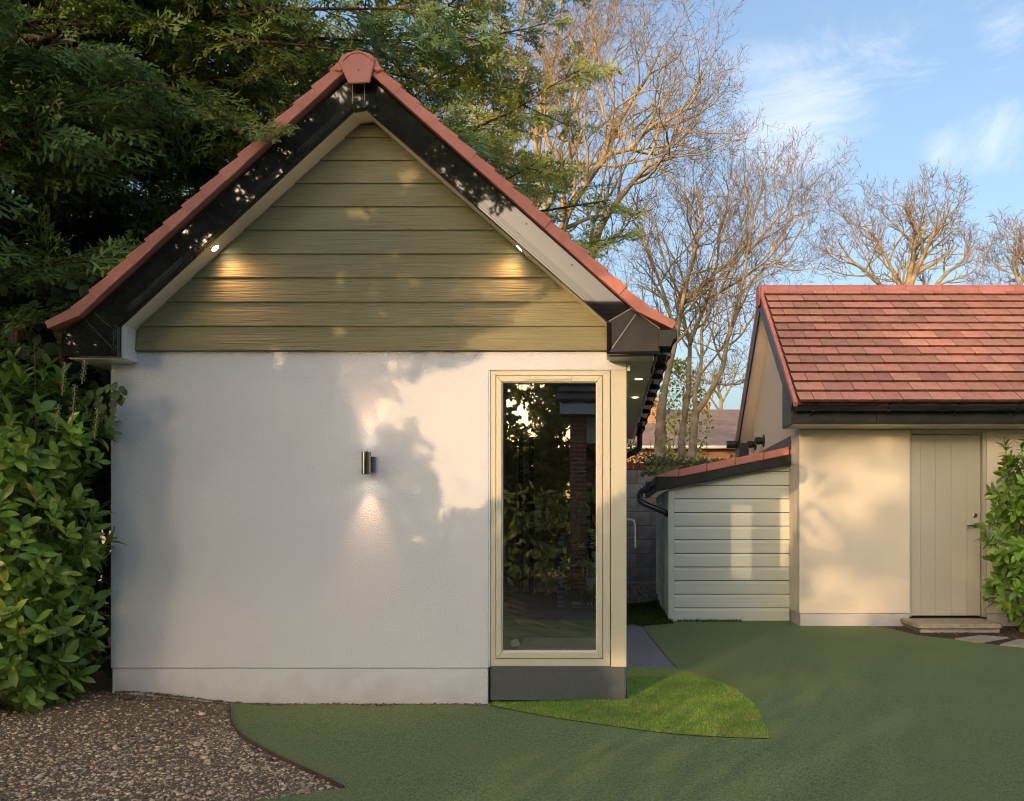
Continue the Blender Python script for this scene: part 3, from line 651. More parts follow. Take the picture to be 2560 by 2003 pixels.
xa, ya = (537-1531)/F*5.49, 5.49
downlight((xa, ya, 2.50+(xa+3.166)*.9195-.004), (math.sin(tl), 0, -math.cos(tl)), 'lit round downlight in the left slope of the gable soffit', 'gable soffit downlights', GABLE_W, (.55, .0, -1))
xb = (1299-1531)/F*5.49
downlight((xb, ya, 2.52-(xb+.039)*.885-.004), (-math.sin(tr), 0, -math.cos(tr)), 'lit downlight in the right slope of the gable soffit, half hidden by its board', 'gable soffit downlights', GABLE_W, (-.55, .0, -1))
downlight((.195, 6.25, 2.2935), (0, 0, -1), 'nearer lit downlight in the side eaves above the sliding door', 'eaves downlights', 1.2, (0, 0, -1), .036)
downlight((.195, 7.18, 2.2935), (0, 0, -1), 'farther lit downlight in the side eaves above the sliding door', 'eaves downlights', 1.2, (0, 0, -1), .036)

# ---------------------------------------------------------------- things inside the garden room
rk = empty('squat_rack', (-1.0, 10.3, .34), 'tall black squat rack standing at the back of the dim gym', 'squat rack')
for u in (1302, 1328):
    x = (u-1531)/F*10.3; post = box('upright', M['rack'], rk, x-.028, x+.028, 10.28, 10.34, .342, 2.36, .003)
    hl = MB()
    for k in range(24):
        z = .45+k*.08; hl.box(x-.006, x+.006, 10.2785, 10.2795, z, z+.012)
    tag(hl.build('hole_row', M['tan_pale'], post), kind='stuff')
for u in (1200,):
    x = (u-1531)/F*10.3; box('upright', M['rack'], rk, x-.028, x+.028, 10.28, 10.34, .342, 2.36, .003)
box('crossbar', M['rack'], rk, (1200-1531)/F*10.3, (1328-1531)/F*10.3, 10.285, 10.335, 2.362, 2.42, .003)
for (v, u1, lab) in ((1239, 1393, 'topmost barbell held across the squat rack'), (1273, 1387, 'middle barbell held across the squat rack'), (1354.5, 1378, 'lowest barbell across the squat rack, with a shiny collar')):
    z = H+(1303-v)/F*10.2; x1 = (u1-1531)/F*10.2
    bb = empty('barbell', (x1-1, 10.2, z), lab, 'barbell', 'barbells on the squat rack')
    MB().tube([(x1-2.0, 10.2, z), (x1-.35, 10.2, z)], .014, 8).build('shaft', M['steel'], bb, 0, True)
    MB().tube([(x1-.35, 10.2, z), (x1, 10.2, z)], .025, 10).build('sleeve', M['steel'], bb, 0, True)
    MB().tube([(x1-.37, 10.2, z), (x1-.33, 10.2, z)], .04, 10).build('collar', M['chrome'], bb, 0, True)
    for u in (1302, 1328):
        x = (u-1531)/F*10.3; MB().box(x-.02, x+.02, 10.19, 10.279, z-.045, z-.027).build('bar_hook', M['rack'], rk)
px0 = (1391.5-1531)/F*8.5
pb = empty('plyo_box', (px0+.25, 8.7, .34), 'dark foam jump box with blue height ticks, standing upside down', 'plyo box')
pbx = box('box_body', M['plyo'], pb, px0, px0+.52, 8.5, 8.93, .342, 1.095, .012)
for k in range(15):
    z = 1.066-.05*k; w = .082 if k in (4, 9) else .075
    MB().box(px0+.004, px0+w, 8.4965, 8.4985, z-.008, z+.008).build('tick_mark', M['blue'], pbx)
def text(body, mat, parent, loc, size, rot, width=None):
    c = bpy.data.curves.new('lettering', 'FONT'); c.body = body; c.size = size; c.extrude = .0006; c.offset = .0
    c.align_x = 'CENTER'; c.align_y = 'CENTER'; c.materials.append(mat)
    tmp = bpy.data.objects.new('lettering_curve', c); COL.objects.link(tmp); bpy.context.view_layer.update()
    me = bpy.data.meshes.new_from_object(tmp.evaluated_get(bpy.context.evaluated_depsgraph_get())); bpy.data.objects.remove(tmp)
    o = bpy.data.objects.new('lettering', me); link(o); o.rotation_euler = rot
    if width: o.scale = (width, 1, 1)
    o.parent = parent; o.location = Vector(loc)-wloc(parent); return o
R90 = math.radians(90)
def xz(u, v, Y=8.495): return ((u-1531)/F*Y, Y, H+(1303-v)/F*Y)
text('75', M['print'], pb, xz(1453, 1361), .068, (R90, math.pi, 0), 1.25)
text('CM', M['print'], pb, xz(1437, 1364), .034, (R90, math.pi, 0), 1.0)
text('HIT FITNESS', M['print'], pb, xz(1462, 1508), .036, (R90, math.pi, 0), 1.35)
text('60', M['print'], pb, xz(1416, 1399.5), .022, (R90, math.pi, 0), 1.1)
text('30', M['print'], pb, xz(1416, 1463.5), .022, (R90, math.pi, 0), 1.1)
# exercise bike frame with lettering down its mast
ebx = (1478-1531)/F*8.2
eb = empty('exercise_bike', (ebx, 8.15, .34), 'dark exercise bike whose mast is lettered BIKE, behind the right of the window', 'exercise bike')
MB().prism([(ebx-.025, .50), (ebx+.07, .50), (ebx+.10, 1.75), (ebx+.015, 1.75)], 8.14, 8.20).build('mast', M['rack'], eb, .01)
MB().tube([(ebx-.20, 8.3, .372), (ebx+.25, 8.3, .372)], .03, 8).build('foot_bar', M['rack'], eb, 0, True)
MB().tube([(ebx-.02, 8.17, .52), (ebx-.09, 8.3, .375)], .022, 8).build('stay', M['rack'], eb, 0, True)
MB().tube([(ebx+.03, 8.17, .52), (ebx+.04, 8.3, .375)], .022, 8).build('stay', M['rack'], eb, 0, True)
MB().tube([(ebx-.10, 8.12, 1.70), (ebx+.06, 8.17, 1.76), (ebx+.25, 8.14, 1.72)], .016, 8).build('handlebar', M['rack'], eb, 0, True)
text('BIKE', M['print_dim'], eb, (ebx+.012, 8.137, 1.07), .075, (R90, math.radians(83), 0), 1.1)
MB().box(-.66, -.012, 5.80, 6.34, .3405, .352).build('floor_mat', M['mat_grey'], None, .002)
tag(bpy.data.objects['floor_mat'], 'speckled grey rubber mat on the gym floor behind the window', 'floor mat')
lump('crumpled_cloth', M['white'], ((1287-1531)/F*5.95, 5.95, .342), (.035, .02, .05), 'small crumpled white cloth on the floor inside the window', 'cloth', 9, .5)
# ================================================================ outbuilding on the right
ob = empty('outbuilding', (4.0, 10.5, .1), 'cream rendered outbuilding with red tiled roof and a sage boarded door', 'outbuilding')
BX, BXR, BY, BYE = 2.014, 6.3, 9.05, 11.95
DX0, DX1 = (2275-1531)/F*BY, (2468-1531)/F*BY
mb = MB(); mb.box(BX, DX0, BY, BY+.2, .236, 2.219); mb.box(DX1, BXR, BY, BY+.2, .236, 2.219); mb.box(DX0, DX1, BY, BY+.2, H+(1303-1078)/F*BY, 2.219)
mb.build('wall', M['render_cream'], ob, .005)
mb = MB(); mb.box(BX+.012, DX0-.003, BY+.012, BY+.19, -.05, .233); mb.box(DX1+.003, BXR, BY+.012, BY+.19, -.05, .233)
mb.build('plinth', M['plinth_grey'], ob, .003)
box('plinth', M['plinth_grey'], ob, BX+.012, BX+.19, BY+.193, BYE, -.05, .233, .003)
prism('gable_wall', M['render_cream'], ob, [(BY+.203, .236), (BYE, .236), (BYE, 2.645), (10.47, 3.87), (BY+.003, 2.69), (BY+.003, 2.222), (BY+.203, 2.222)], BX, BX+.2, 'x', 0)
prism('gable_wall', M['render_cream'], ob, [(BY+.203, .1), (BYE, .1), (BYE, 2.22), (10.48, 4.0), (BY+.203, 2.55)], BXR-.2, BXR-.002, 'x', 0)
box('back_wall', M['render_cream'], ob, BX+.203, BXR-.203, BYE-.2, BYE, .1, 2.22, 0)
# door
dr = empty('door', (3.6, 9.1, .2), None, None); dr.parent = ob; dr.location = Vector((3.6, 9.1, .2))-wloc(ob)
dx0, dx1 = (2278-1531)/F*(BY+.05), (2452-1531)/F*(BY+.05); dz0, dz1 = .196, H+(1303-1086)/F*(BY+.05)
edges = [dx0+.004]+[(2000+q/2.847-1531)/F*(BY+.05) for q in (858, 966, 1076, 1188)]+[dx1-.004]
for i in range(5):
    box('door_board', M['paint_door'], dr, edges[i]+.0006, edges[i+1]-.0006, BY+.05, BY+.085, dz0+.012, dz1-.004, .0018)
box('door_backing', M['paint_door'], dr, dx0+.002, dx1-.002, BY+.0865, BY+.10, dz0+.01, dz1-.002, 0)
fr = MB(); fr.box(DX0+.001, dx0-.002, BY+.03, BY+.12, dz0, dz1+.03); fr.box(dx1+.003, DX1-.001, BY+.012, BY+.12, dz0, dz1+.03); fr.box(dx0-.001, dx1+.002, BY+.03, BY+.12, dz1+.003, dz1+.03)
fr.build('door_frame', M['paint_door'], dr, .003)
box('threshold', M['black_matt'], dr, dx0, dx1, BY+.02, BY+.12, .188, .195, .001)
hx, hz = (2000+1252/2.847-1531)/F*(BY+.03), H+(1303-(1050+752/2.847))/F*(BY+.03)
hd = MB().lathe([(0, -.008), (.022, -.008), (.025, -.005), (.025, .001)], (hx, BY+.05, hz), 'y', 24)
hd.tube([(hx, BY+.045, hz), (hx, BY+.0, hz), (hx-.012, BY-.012, hz), (hx-.115, BY-.014, hz-.003)], .0095, 10).build('handle', M['steel'], dr, 0, True)
kz = H+(1303-(1050+680/2.847))/F*(BY+.03)
lk = MB().lathe([(0, -.012), (.014, -.012), (.016, -.008), (.022, -.007), (.025, -.004), (.025, .001)], (hx, BY+.05, kz), 'y', 24).build('lock', M['steel'], dr, 0, True)
box('keyhole', M['black'], lk, hx-.003, hx+.003, BY+.0355, BY+.0375, kz-.008, kz+.008, 0)
# eaves
box('fascia', M['black_matt'], ob, 1.852, BXR, 8.60, 8.62, 2.232, 2.40, .002)
for (a, b, pr) in ((2.232, 2.242, .010), (2.246, 2.258, .006)): box('moulding', M['black_matt'], ob, 1.852, BXR, 8.60-pr, 8.5995, a, b, .002)
box('joint_strip', M['black'], ob, 2.70, 2.71, 8.597, 8.5993, 2.262, 2.36, 0)
box('soffit', M['beige'], ob, 1.852, BXR, 8.622, BY-.002, 2.222, 2.231, 0)
prism('eaves_cheek', M['black_matt'], ob, [(8.592, 2.226), (BY+.0, 2.226), (BY+.0, 2.72), (8.592, 2.36)], 1.83, 1.85, 'x', .002)
gprof = []
gc = (8.525, 2.405); R_ = .058
for i in range(13):
    a = math.pi+math.pi*i/12; gprof.append((gc[0]+R_*math.cos(a), gc[1]+R_*math.sin(a)))
gprof += [(gc[0]+(R_-.004)*math.cos(a), gc[1]+(R_-.004)*math.sin(a)) for a in [2*math.pi-math.pi*i/12 for i in range(13)]]
g2 = MB().prism(gprof, 1.868, BXR, 'x').build('gutter', M['black'], ob, 0)
MB().prism(gprof[:13], 1.862, 1.8675, 'x').build('stop_end', M['black_matt'], g2, 0)
for zx in (565, 1155, 1685, 2150):
    x = ((1850+zx/3.075)-1531)/F*8.46
    arc_ = [(gc[0]+(R_+.006)*math.cos(a), gc[1]+(R_+.006)*math.sin(a)) for a in [math.pi*.92+math.pi*1.0*i/12 for i in range(13)]]
    arc_ += [(gc[0]+(R_+.001)*math.cos(a), gc[1]+(R_+.001)*math.sin(a)) for a in [math.pi*1.92-math.pi*1.0*i/12 for i in range(13)]]
    MB().prism(arc_, x-.011, x+.011, 'x').box(x-.010, x+.010, 8.565, 8.598, 2.31, 2.345).build('bracket', M['black'], g2, 0)
xj = ((1850+1575/3.075)-1531)/F*8.46
arc_ = [(gc[0]+(R_+.005)*math.cos(a), gc[1]+(R_+.005)*math.sin(a)) for a in [math.pi+math.pi*i/12 for i in range(13)]]
arc_ += [(gc[0]+(R_+.001)*math.cos(a), gc[1]+(R_+.001)*math.sin(a)) for a in [2*math.pi-math.pi*i/12 for i in range(13)]]
for q in (-.05, -.018, .014, .042): MB().prism(arc_, xj+q, xj+q+.012, 'x').build('union', M['black'], g2, 0)
# roof: every tile of the front slope
rf2 = empty('roof', (4, 10.5, 3), None, None); rf2.parent = ob; rf2.location = Vector((4, 10.5, 3))-wloc(ob)
A2, B2 = Vector((10.47, 4.10)), Vector((8.44, 2.41)); d2 = (B2-A2).normalized(); nrm2 = Vector((d2.y, -d2.x)); nrm2 = nrm2 if nrm2.y > 0 else -nrm2
L2 = (B2-A2).length; ROWS = 14; g_ = L2/ROWS
def tilemesh(w, full):
    """flat interlocking tile with a groove down its middle: x across, y down the slope, z out"""
    ln = g_+.035; th = .030
    xs = [0, w*.5-.005, w*.5, w*.5+.005, w] if full else [0, w*.25, w*.5, w*.75, w]
    zs = [0, 0, -.007 if full else 0, 0, 0]
    mb = MB(); vs = []; fs = []
    for y in (0, ln-.006, ln):
        for x, z in zip(xs, zs): vs.append((x, y, th+z-(.005 if y == ln else 0)))
    for x in xs: vs.append((x, 0, 0))
    for x in xs: vs.append((x, ln, 0))
    for r in range(2):
        for i in range(4): fs.append((r*5+i, r*5+i+1, r*5+i+6, r*5+i+5)[::-1])
    for i in range(4): fs += [(10+i, 10+i+1, 20+i+1, 20+i)[::-1], (i, i+1, 15+i+1, 15+i), (15+i, 15+i+1, 20+i+1, 20+i)]
    fs += [(0, 15, 20, 10, 5), (4, 9, 14, 24, 19)]
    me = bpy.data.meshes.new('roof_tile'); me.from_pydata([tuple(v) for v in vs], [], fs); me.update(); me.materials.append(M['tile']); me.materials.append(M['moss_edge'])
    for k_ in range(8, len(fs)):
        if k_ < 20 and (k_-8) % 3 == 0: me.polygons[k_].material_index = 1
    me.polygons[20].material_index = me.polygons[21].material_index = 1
    return me
TW = .296
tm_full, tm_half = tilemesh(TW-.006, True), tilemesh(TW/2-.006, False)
# local frame of the slope: X along world x, Y down slope, Z outward
def slopeM(x, s, lift, tilt):
    p = A2+d2*s+nrm2*lift
    yv = Vector((0, d2.x, d2.y)); zv = Vector((0, nrm2.x, nrm2.y))
    y2 = (yv*math.cos(tilt)+zv*math.sin(tilt)); z2 = (zv*math.cos(tilt)-yv*math.sin(tilt))
    m = Matrix((( -1, y2.x, z2.x, x), (0, y2.y, z2.y, p.x), (0, y2.z, z2.z, p.y), (0, 0, 0, 1)))
    return m
X0 = 1.868
tilt = math.atan2(.030, g_)
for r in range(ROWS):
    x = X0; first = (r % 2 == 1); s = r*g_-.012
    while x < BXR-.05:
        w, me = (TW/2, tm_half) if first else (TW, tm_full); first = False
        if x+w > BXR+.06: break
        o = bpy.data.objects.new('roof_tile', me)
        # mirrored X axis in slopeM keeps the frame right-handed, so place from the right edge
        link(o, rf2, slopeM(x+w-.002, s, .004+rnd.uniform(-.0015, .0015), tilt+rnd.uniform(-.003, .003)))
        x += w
prism('roof_deck', M['tile'], rf2, [(10.47, 4.09), (8.47, 2.395), (8.50, 2.36), (10.47, 4.02), (12.45, 2.36), (12.50, 2.39)], 1.86, BXR, 'x', 0)
prism('back_slope', M['tile'], rf2, [(10.475, 4.10), (12.5, 2.41), (12.515, 2.432), (10.475, 4.135)], 1.868, BXR, 'x', 0)
# mortar and boards along the verge
def off(p, k): return (p.x+nrm2.x*k, p.y+nrm2.y*k)
prism('verge_mortar', M['verge'], rf2, [off(A2, -.03), off(B2, -.03), off(B2, .022), off(A2, .022)], 1.825, 1.866, 'x', .004)
bk = [(20.94-p[0], p[1]) for p in [off(A2, -.03), off(B2, -.03), off(B2, .022), off(A2, .022)]]
prism('verge_mortar', M['verge'], rf2, bk, 1.825, 1.866, 'x', .004)
bb1 = [off(A2, -.032), off(B2, -.032), off(B2, -.20), off(A2+Vector((0, .0)), -.20)]
prism('bargeboard', M['black_matt'], ob, [off(A2, -.032), off(B2+d2*-.10, -.032), off(B2+d2*-.12, -.17), (10.47, off(A2, -.19)[1]-.10)], 1.832, 1.852, 'x', .002)
prism('bargeboard', M['black_matt'], ob, [(20.94-p[0], p[1]) for p in [off(A2, -.032), off(B2, -.032), off(B2+d2*-.0, -.19), (10.47, off(A2, -.19)[1]-.10)]], 1.832, 1.852, 'x', .002)
for s_ in (1, -1):
    q_ = [(10.47, 3.885), (12.40, 2.279), (12.40, 2.291), (10.47, 3.897)]
    prism('verge_soffit', M['cream'], ob, q_ if s_ > 0 else [(20.94-p[0], p[1]) for p in [(10.47, 3.885), (11.88, 2.711), (11.88, 2.723), (10.47, 3.897)]], 1.853, 2.30, 'x', 0)
box('eaves_end', M['black_matt'], ob, 1.832, 2.01, 12.1, 12.42, 2.14, 2.36, .004)
box('corner_trim', M['white'], ob, 1.96, 2.012, 11.96, 12.09, 2.14, 2.38, 0)
MB().tube([(1.70, 12.48, 2.37), (BXR, 12.48, 2.37)], .055, 12).build('back_gutter', M['black_matt'], ob, 0, True)
# ridge tiles
rpoly = [(10.47+a, 4.10+b) for a, b in ((-.135, -.075), (-.10, .02), (-.05, .062), (0, .076), (.05, .062), (.10, .02), (.135, -.075), (.115, -.08), (0, .03), (-.115, -.08))]
x = 1.83
first = True
while x < BXR+.05:
    MB().prism(rpoly, x, min(x+.446, BXR+.06), 'x').build('ridge_tile', M['ridge'], rf2, .006); x += .449
prism('ridge_end', M['ridge'], rf2, [(10.47+a, 4.10+b) for a, b in ((-.125, -.075), (-.095, .015), (-.05, .055), (0, .07), (.05, .055), (.095, .015), (.125, -.075), (.07, -.20), (-.07, -.20))], 1.808, 1.828, 'x', .004)
# two short flues on the gable
for (Y, z, ln) in ((11.17, 2.30, .115), (11.80, 2.31, .115)):
    fl_ = MB().lathe([(.047, -ln), (.047, 0)], (BX, Y, z), 'x', 16).lathe([(0, -ln+.02), (.047, -ln)], (BX, Y, z), 'x', 16)
    f_ = fl_.build('flue_pipe', M['black_matt'], ob, 0, True)
    MB().lathe([(.048, -.014), (.082, -.012), (.084, 0)], (BX, Y, z), 'x', 20).build('flange', M['black_matt'], f_, 0, True)
    MB().lathe([(.048, -.075), (.054, -.073), (.054, -.06), (.048, -.058)], (BX, Y, z), 'x', 16).build('collar', M['black_matt'], f_, 0, True)
# doorstep
ds = empty('doorstep', (3.53, 8.8, .06), 'pale stone doorstep slab on a rendered riser below the sage door', 'doorstep')
MB().prism([(3.10, 8.56), (3.14, 8.52), (3.94, 8.52), (3.975, 8.56), (3.975, 9.045), (3.10, 9.045)], .140, .186, 'z').build('slab', M['stone'], ds, .006)
box('riser', M['riser'], ds, 3.135, 3.945, 8.55, 9.04, -.02, .1385, .008)
# stepping stones
for poly, lab in (([(2386, 1602), (2450, 1592.5), (2522, 1598), (2445, 1612)], 'stepping stone set in mulch just right of the doorstep'),
                  ([(2499, 1617), (2545, 1601), (2640, 1606), (2640, 1630)], 'stepping stone at the right edge, nearest the laurel bush')):
    pts = [G(*p) for p in poly]; z = hgt(*pts[0])
    o = MB().prism(pts, z-.02, z+.024, 'z').build('stepping_stone', M['stone'], None, .005); tag(o, lab, 'stepping stone', 'stepping stones in the soil bed')

# ================================================================ lean-to shed between the buildings
sh = empty('lean_to_shed', (1.3, 10.5, .08), 'grey green boarded lean-to shed with a low red tiled roof', 'shed')
SX, SY = .634, 9.55
def ztop(x): return 1.563+(x-.504)*.2011+.035
zs = [.081]+[.246+.1547*k for k in range(11)]
for i in range(len(zs)):
    z0 = zs[i]+.005; z1 = (zs[i+1] if i+1 < len(zs) else zs[i]+.155)-.003
    if z0 > ztop(2.0): break
    dy = rnd.uniform(-.0015, .0015)
    def clipx(z): return max(.702, .504+(z-1.598)/.2011)
    a0, a1, a2 = clipx(z0), clipx(z1-.028), clipx(z1); x1 = 2.010
    if a0 > x1-.05: break
    a1, a2 = min(a1, x1-.01), min(a2, x1-.005)
    MB().add([(a0, SY-.018+dy, z0), (x1, SY-.018+dy, z0), (x1, SY-.018+dy, z1-.028), (a1, SY-.018+dy, z1-.028), (x1, SY-.004, z1), (a2, SY-.004, z1),
              (a0, SY+.004, z0), (x1, SY+.004, z0), (x1, SY+.004, z1), (a2, SY+.004, z1)],
             [(0,1,2,3), (3,2,4,5), (5,4,8,9), (6,7,1,0), (7,6,9,8), (0,3,5,9,6), (1,7,8,4,2)]).build('cladding_board', M['shed'], sh, .0015)
box('corner_post', M['shed'], sh, .634, .700, SY-.022, SY+.04, .075, 1.615, .003)
prism('backing', M['black_matt'], sh, [(.705, .1), (2.008, .1), (2.008, 1.86), (.705, 1.60)], SY+.006, SY+.02, 'y', 0)
box('side_panel', M['shed'], sh, .66, .69, SY+.042, 12.2, .08, 1.60, 0)
for y in (9.66, 9.98, 10.32, 10.72, 11.15, 11.6, 12.1): box('batten', M['shed'], sh, .632, .658, y, y+.07, .08, 1.58, .003)
for z in (.14, .36, .58, .80, 1.02, 1.24, 1.46): box('rail', M['shed'], sh, .645, .656, SY+.05, 12.15, z, z+.035, .002)
# roof of the shed
brd = MB().prism([(.504, 1.565), (2.010, 1.868), (2.010, 1.982), (.747, 1.727), (.504, 1.727)], 9.44, 9.462).build('bargeboard', M['black_matt'], sh, .002)
for a, b, pr in ((.006, .014, .007), (.018, .026, .004)):
    MB().prism([(.504, 1.565+a), (2.010, 1.868+a), (2.010, 1.868+b), (.504, 1.565+b)], 9.44-pr, 9.4397).build('moulding', M['black_matt'], brd, .001)
prism('shed_fascia', M['black_matt'], sh, [(9.462, 1.56), (12.3, 1.56), (12.3, 1.727), (9.462, 1.727)], .484, .503, 'x', .002)
xs = [.488, .747, 1.06, 1.385, 1.70, 1.985]
sr = None
for i in range(len(xs)-1):
    a, b = xs[i], xs[i+1]; za = 1.727 if a < .75 else 1.727+(a-.747)*.2017; zb = 1.727 if b < .75 else 1.727+(b-.747)*.2017
    ta, tb = (.022, .088) if i == 0 else (.084, .092)
    MB().prism([(a, za+.001), (b-.004, zb+.001), (b-.004, zb+tb), (a, za+ta)], 9.42, 9.70).build('verge_tile', M['verge'], sh, .006)
    MB().prism([(a, za+.001), (b-.004, zb+.001), (b-.004, zb+tb-.012), (a, za+ta-.012)], 9.703, 12.35).build('tile_course', M['tile'], sh, 0)
prism('lead_flashing', M['lead'], sh, [(9.45, 2.055), (9.45, 2.19), (12.3, 2.16), (12.3, 2.03)], 2.002, 2.011, 'x', 0)
gc3 = (.425, 1.672); R3 = .055
pr3 = [(gc3[0]+R3*math.cos(a), gc3[1]+R3*math.sin(a)) for a in [math.pi+math.pi*i/12 for i in range(13)]]+[(gc3[0]+(R3-.004)*math.cos(a), gc3[1]+(R3-.004)*math.sin(a)) for a in [2*math.pi-math.pi*i/12 for i in range(13)]]
g3 = MB().prism([(p[0], p[1]) for p in pr3], 9.40, 12.3).build('gutter', M['black'], sh, 0)
MB().prism([(gc3[0]+R3*math.cos(math.pi+math.pi*i/12), gc3[1]+R3*math.sin(math.pi+math.pi*i/12)) for i in range(13)], 9.394, 9.3995).build('stop_end', M['black_matt'], g3, 0)
MB().tube([(gc3[0], 9.60, 1.66), (.405, 9.60, 1.60), (.36, 9.60, 1.585)], [.05, .046, .040], 12).build('outlet', M['black'], g3, 0, True)
d3 = MB().tube([(.415, 9.60, 1.615), (.345, 9.60, 1.585), (.315, 9.60, 1.55), (.308, 9.60, 1.49), (.32, 9.60, 1.455), (.36, 9.60, 1.43), (.60, 9.60, 1.335), (.635, 9.62, 1.30)], .032, 12).build('downpipe', M['black'], sh, 0, True)
for p, q in (((.405, 9.6, 1.612), (.392, 9.6, 1.606)), ((.375, 9.6, 1.60), (.362, 9.6, 1.594)), ((.345, 9.6, 1.586), (.334, 9.6, 1.576)), ((.310, 9.6, 1.53), (.309, 9.6, 1.515))):
    MB().tube([p, q], .042, 12).build('collar', M['black'], d3, 0, True)

# ================================================================ block boundary wall behind
bw = empty('block_wall', (1.0, 13.4, .2), 'old grey concrete block garden wall with a red brick coping', 'garden wall')
WYF = 13.40; bh, bl = .222, .45
blockm = None
mbk = MB().box(.005, bl-.005, 0, .10, .005, bh-.005); mbk.v = [(x+.002*((i*7) % 3-1), y, z) for i, (x, y, z) in enumerate(mbk.v)]
blockme = bpy.data.meshes.new('block'); blockme.from_pydata(mbk.v, [], mbk.f); blockme.update(); blockme.materials.append(M['block'])
rest = MB()
WTOP = 2.05
z = WTOP-9*bh; r = 0
while z < WTOP-.01:
    x = -14+(.225 if r % 2 else 0)
    while x < 16:
        if -1.4 < x < 3.2:
            o = bpy.data.objects.new('block', blockme); link(o, bw, Matrix.Translation((x, WYF+rnd.uniform(-.004, .004), z)))
        else: rest.box(x+.005, x+bl-.005, WYF, WYF+.1, z+.005, z+bh-.005)
        x += bl
    z += bh; r += 1
tag(rest.build('block_run', M['block'], bw), kind='stuff')
box('mortar_core', M['mortar'], bw, -14, 16, WYF+.006, WYF+.19, .0, WTOP, 0)
cm = MB().box(.004, .098, -.02, .22, 0, .105)
cme = bpy.data.meshes.new('coping_brick'); cme.from_pydata(cm.v, [], cm.f); cme.update(); cme.materials.append(M['coping'])
x = -1.4; 
while x < 3.2:
    o = bpy.data.objects.new('coping_brick', cme); link(o, bw, Matrix.Translation((x, WYF+rnd.uniform(-.004, .004), WTOP+.004+rnd.uniform(-.002, .002)))); x += .102
cr_ = MB()
x = -14
while x < 16:
    if not (-1.45 < x < 3.2): cr_.box(x+.004, x+.098, WYF-.02, WYF+.22, WTOP+.004, WTOP+.109)
    x += .102
tag(cr_.build('coping_run', M['coping'], bw), kind='stuff')

# ================================================================ houses farther off
fh = empty('far_house', (2.5, 33, 1), 'low orange brick house with a weathered tiled roof beyond the trees', 'house')
FY = 32.0
ez = H+(1303-1122)/F*FY; rz = H+(1303-1031)/F*36.0
box('wall', M['brick_far'], fh, -1.4, 14, FY, 40, -.5, ez+.1, 0)
prism('roof', M['tile_far'], fh, [(FY-.35, ez), (36.0, rz), (40.4, ez), (40.4, ez+.1), (36.0, rz+.12), (FY-.35, ez+.1)], .6, 14.2, 'x', 0)
prism('gable_wall', M['brick_far'], fh, [(FY+2.2, ez+.9), (FY+2.2, rz+.9), (39, rz+.9), (39, ez+.9)], -1.4, 1.82, 'x', 0)
prism('roof', M['tile_far'], fh, [(FY-.36, ez), (FY-.36, ez+.1), (FY+2.3, ez+1.45), (FY+2.3, ez+1.3)], -1.9, .597, 'x', 0)
MB().tube([(-1.9, FY-.45, ez+.02), (14.3, FY-.45, ez+.02)], .06, 8).build('gutter', M['white_gutter'], fh, 0, True)
chx = (1766-1531)/F*36
MB().box(chx-.22, chx+.22, 36.6, 37.2, rz-.3, rz+.55).build('chimney', M['brick_far'], fh, .02)
box('window', M['black'], fh, 9.0, 10.6, FY-.01, FY+.05, 1.6, 2.9, 0)

# house behind the camera, seen only as a reflection in the window
rh = empty('brick_house', (5, -6, 0), 'dark tiled brick house mirrored in the garden room window', 'house')
EZ = 3.10
box('brick_pier', M['brick_red'], rh, -.74, -.46, -3.75, -3.4, -.1, EZ, 0)
mb = MB(); mb.box(-.455, 12, -3.72, -3.5, -.1, .5); mb.box(-.455, 12, -3.72, -3.5, 2.6, EZ); mb.box(2.6, 4.2, -3.72, -3.5, .5, 2.6); mb.box(6.5, 12, -3.72, -3.5, .5, 2.6)
mb.build('wall', M['int'], rh)
mb = MB(); mb.box(-.455, 2.59, -3.62, -3.60, .5, 2.6); mb.box(4.21, 6.49, -3.62, -3.60, .5, 2.6); mb.build('window', M['black'], rh)
box('side_wall', M['brick_red'], rh, -.74, -.50, -11.2, -3.76, -.1, EZ, 0)
box('back_wall', M['brick_red'], rh, -.49, 12, -11.2, -11, -.1, EZ, 0)
prism('gable_wall', M['brick_red'], rh, [(-11.1, EZ+.05), (-3.6, EZ+.05), (-7.3, 5.75)], -.74, -.5, 'x', 0)
rr = None
A = Vector((-7.3, 5.95)); B = Vector((-3.1, 3.28)); dd = (B-A).normalized(); nn = Vector((-dd.y, dd.x)); nn = nn if nn.y > 0 else -nn
rb = MB()
for i in range(16):
    p0 = A+dd*((B-A).length/16*i); p1 = A+dd*((B-A).length/16*(i+1)+.01)
    rb.prism([tuple(p0), tuple(p1), tuple(p1+nn*.06), tuple(p0+nn*.02)], -.95, 12.3, 'x')
rb.prism([(-7.3, 5.93), (-7.3, 5.97), (-11.5, 3.3), (-11.5, 3.2)], -.95, 12.3, 'x')
rb.build('roof', M['roof_dark'], rh)
box('fascia', M['white_gutter'], rh, -.9, 12.2, -3.16, -3.13, 3.07, 3.25, 0)
box('soffit', M['roof_dark'], rh, -.9, 12.2, -3.5, -3.165, 3.06, 3.08, 0)
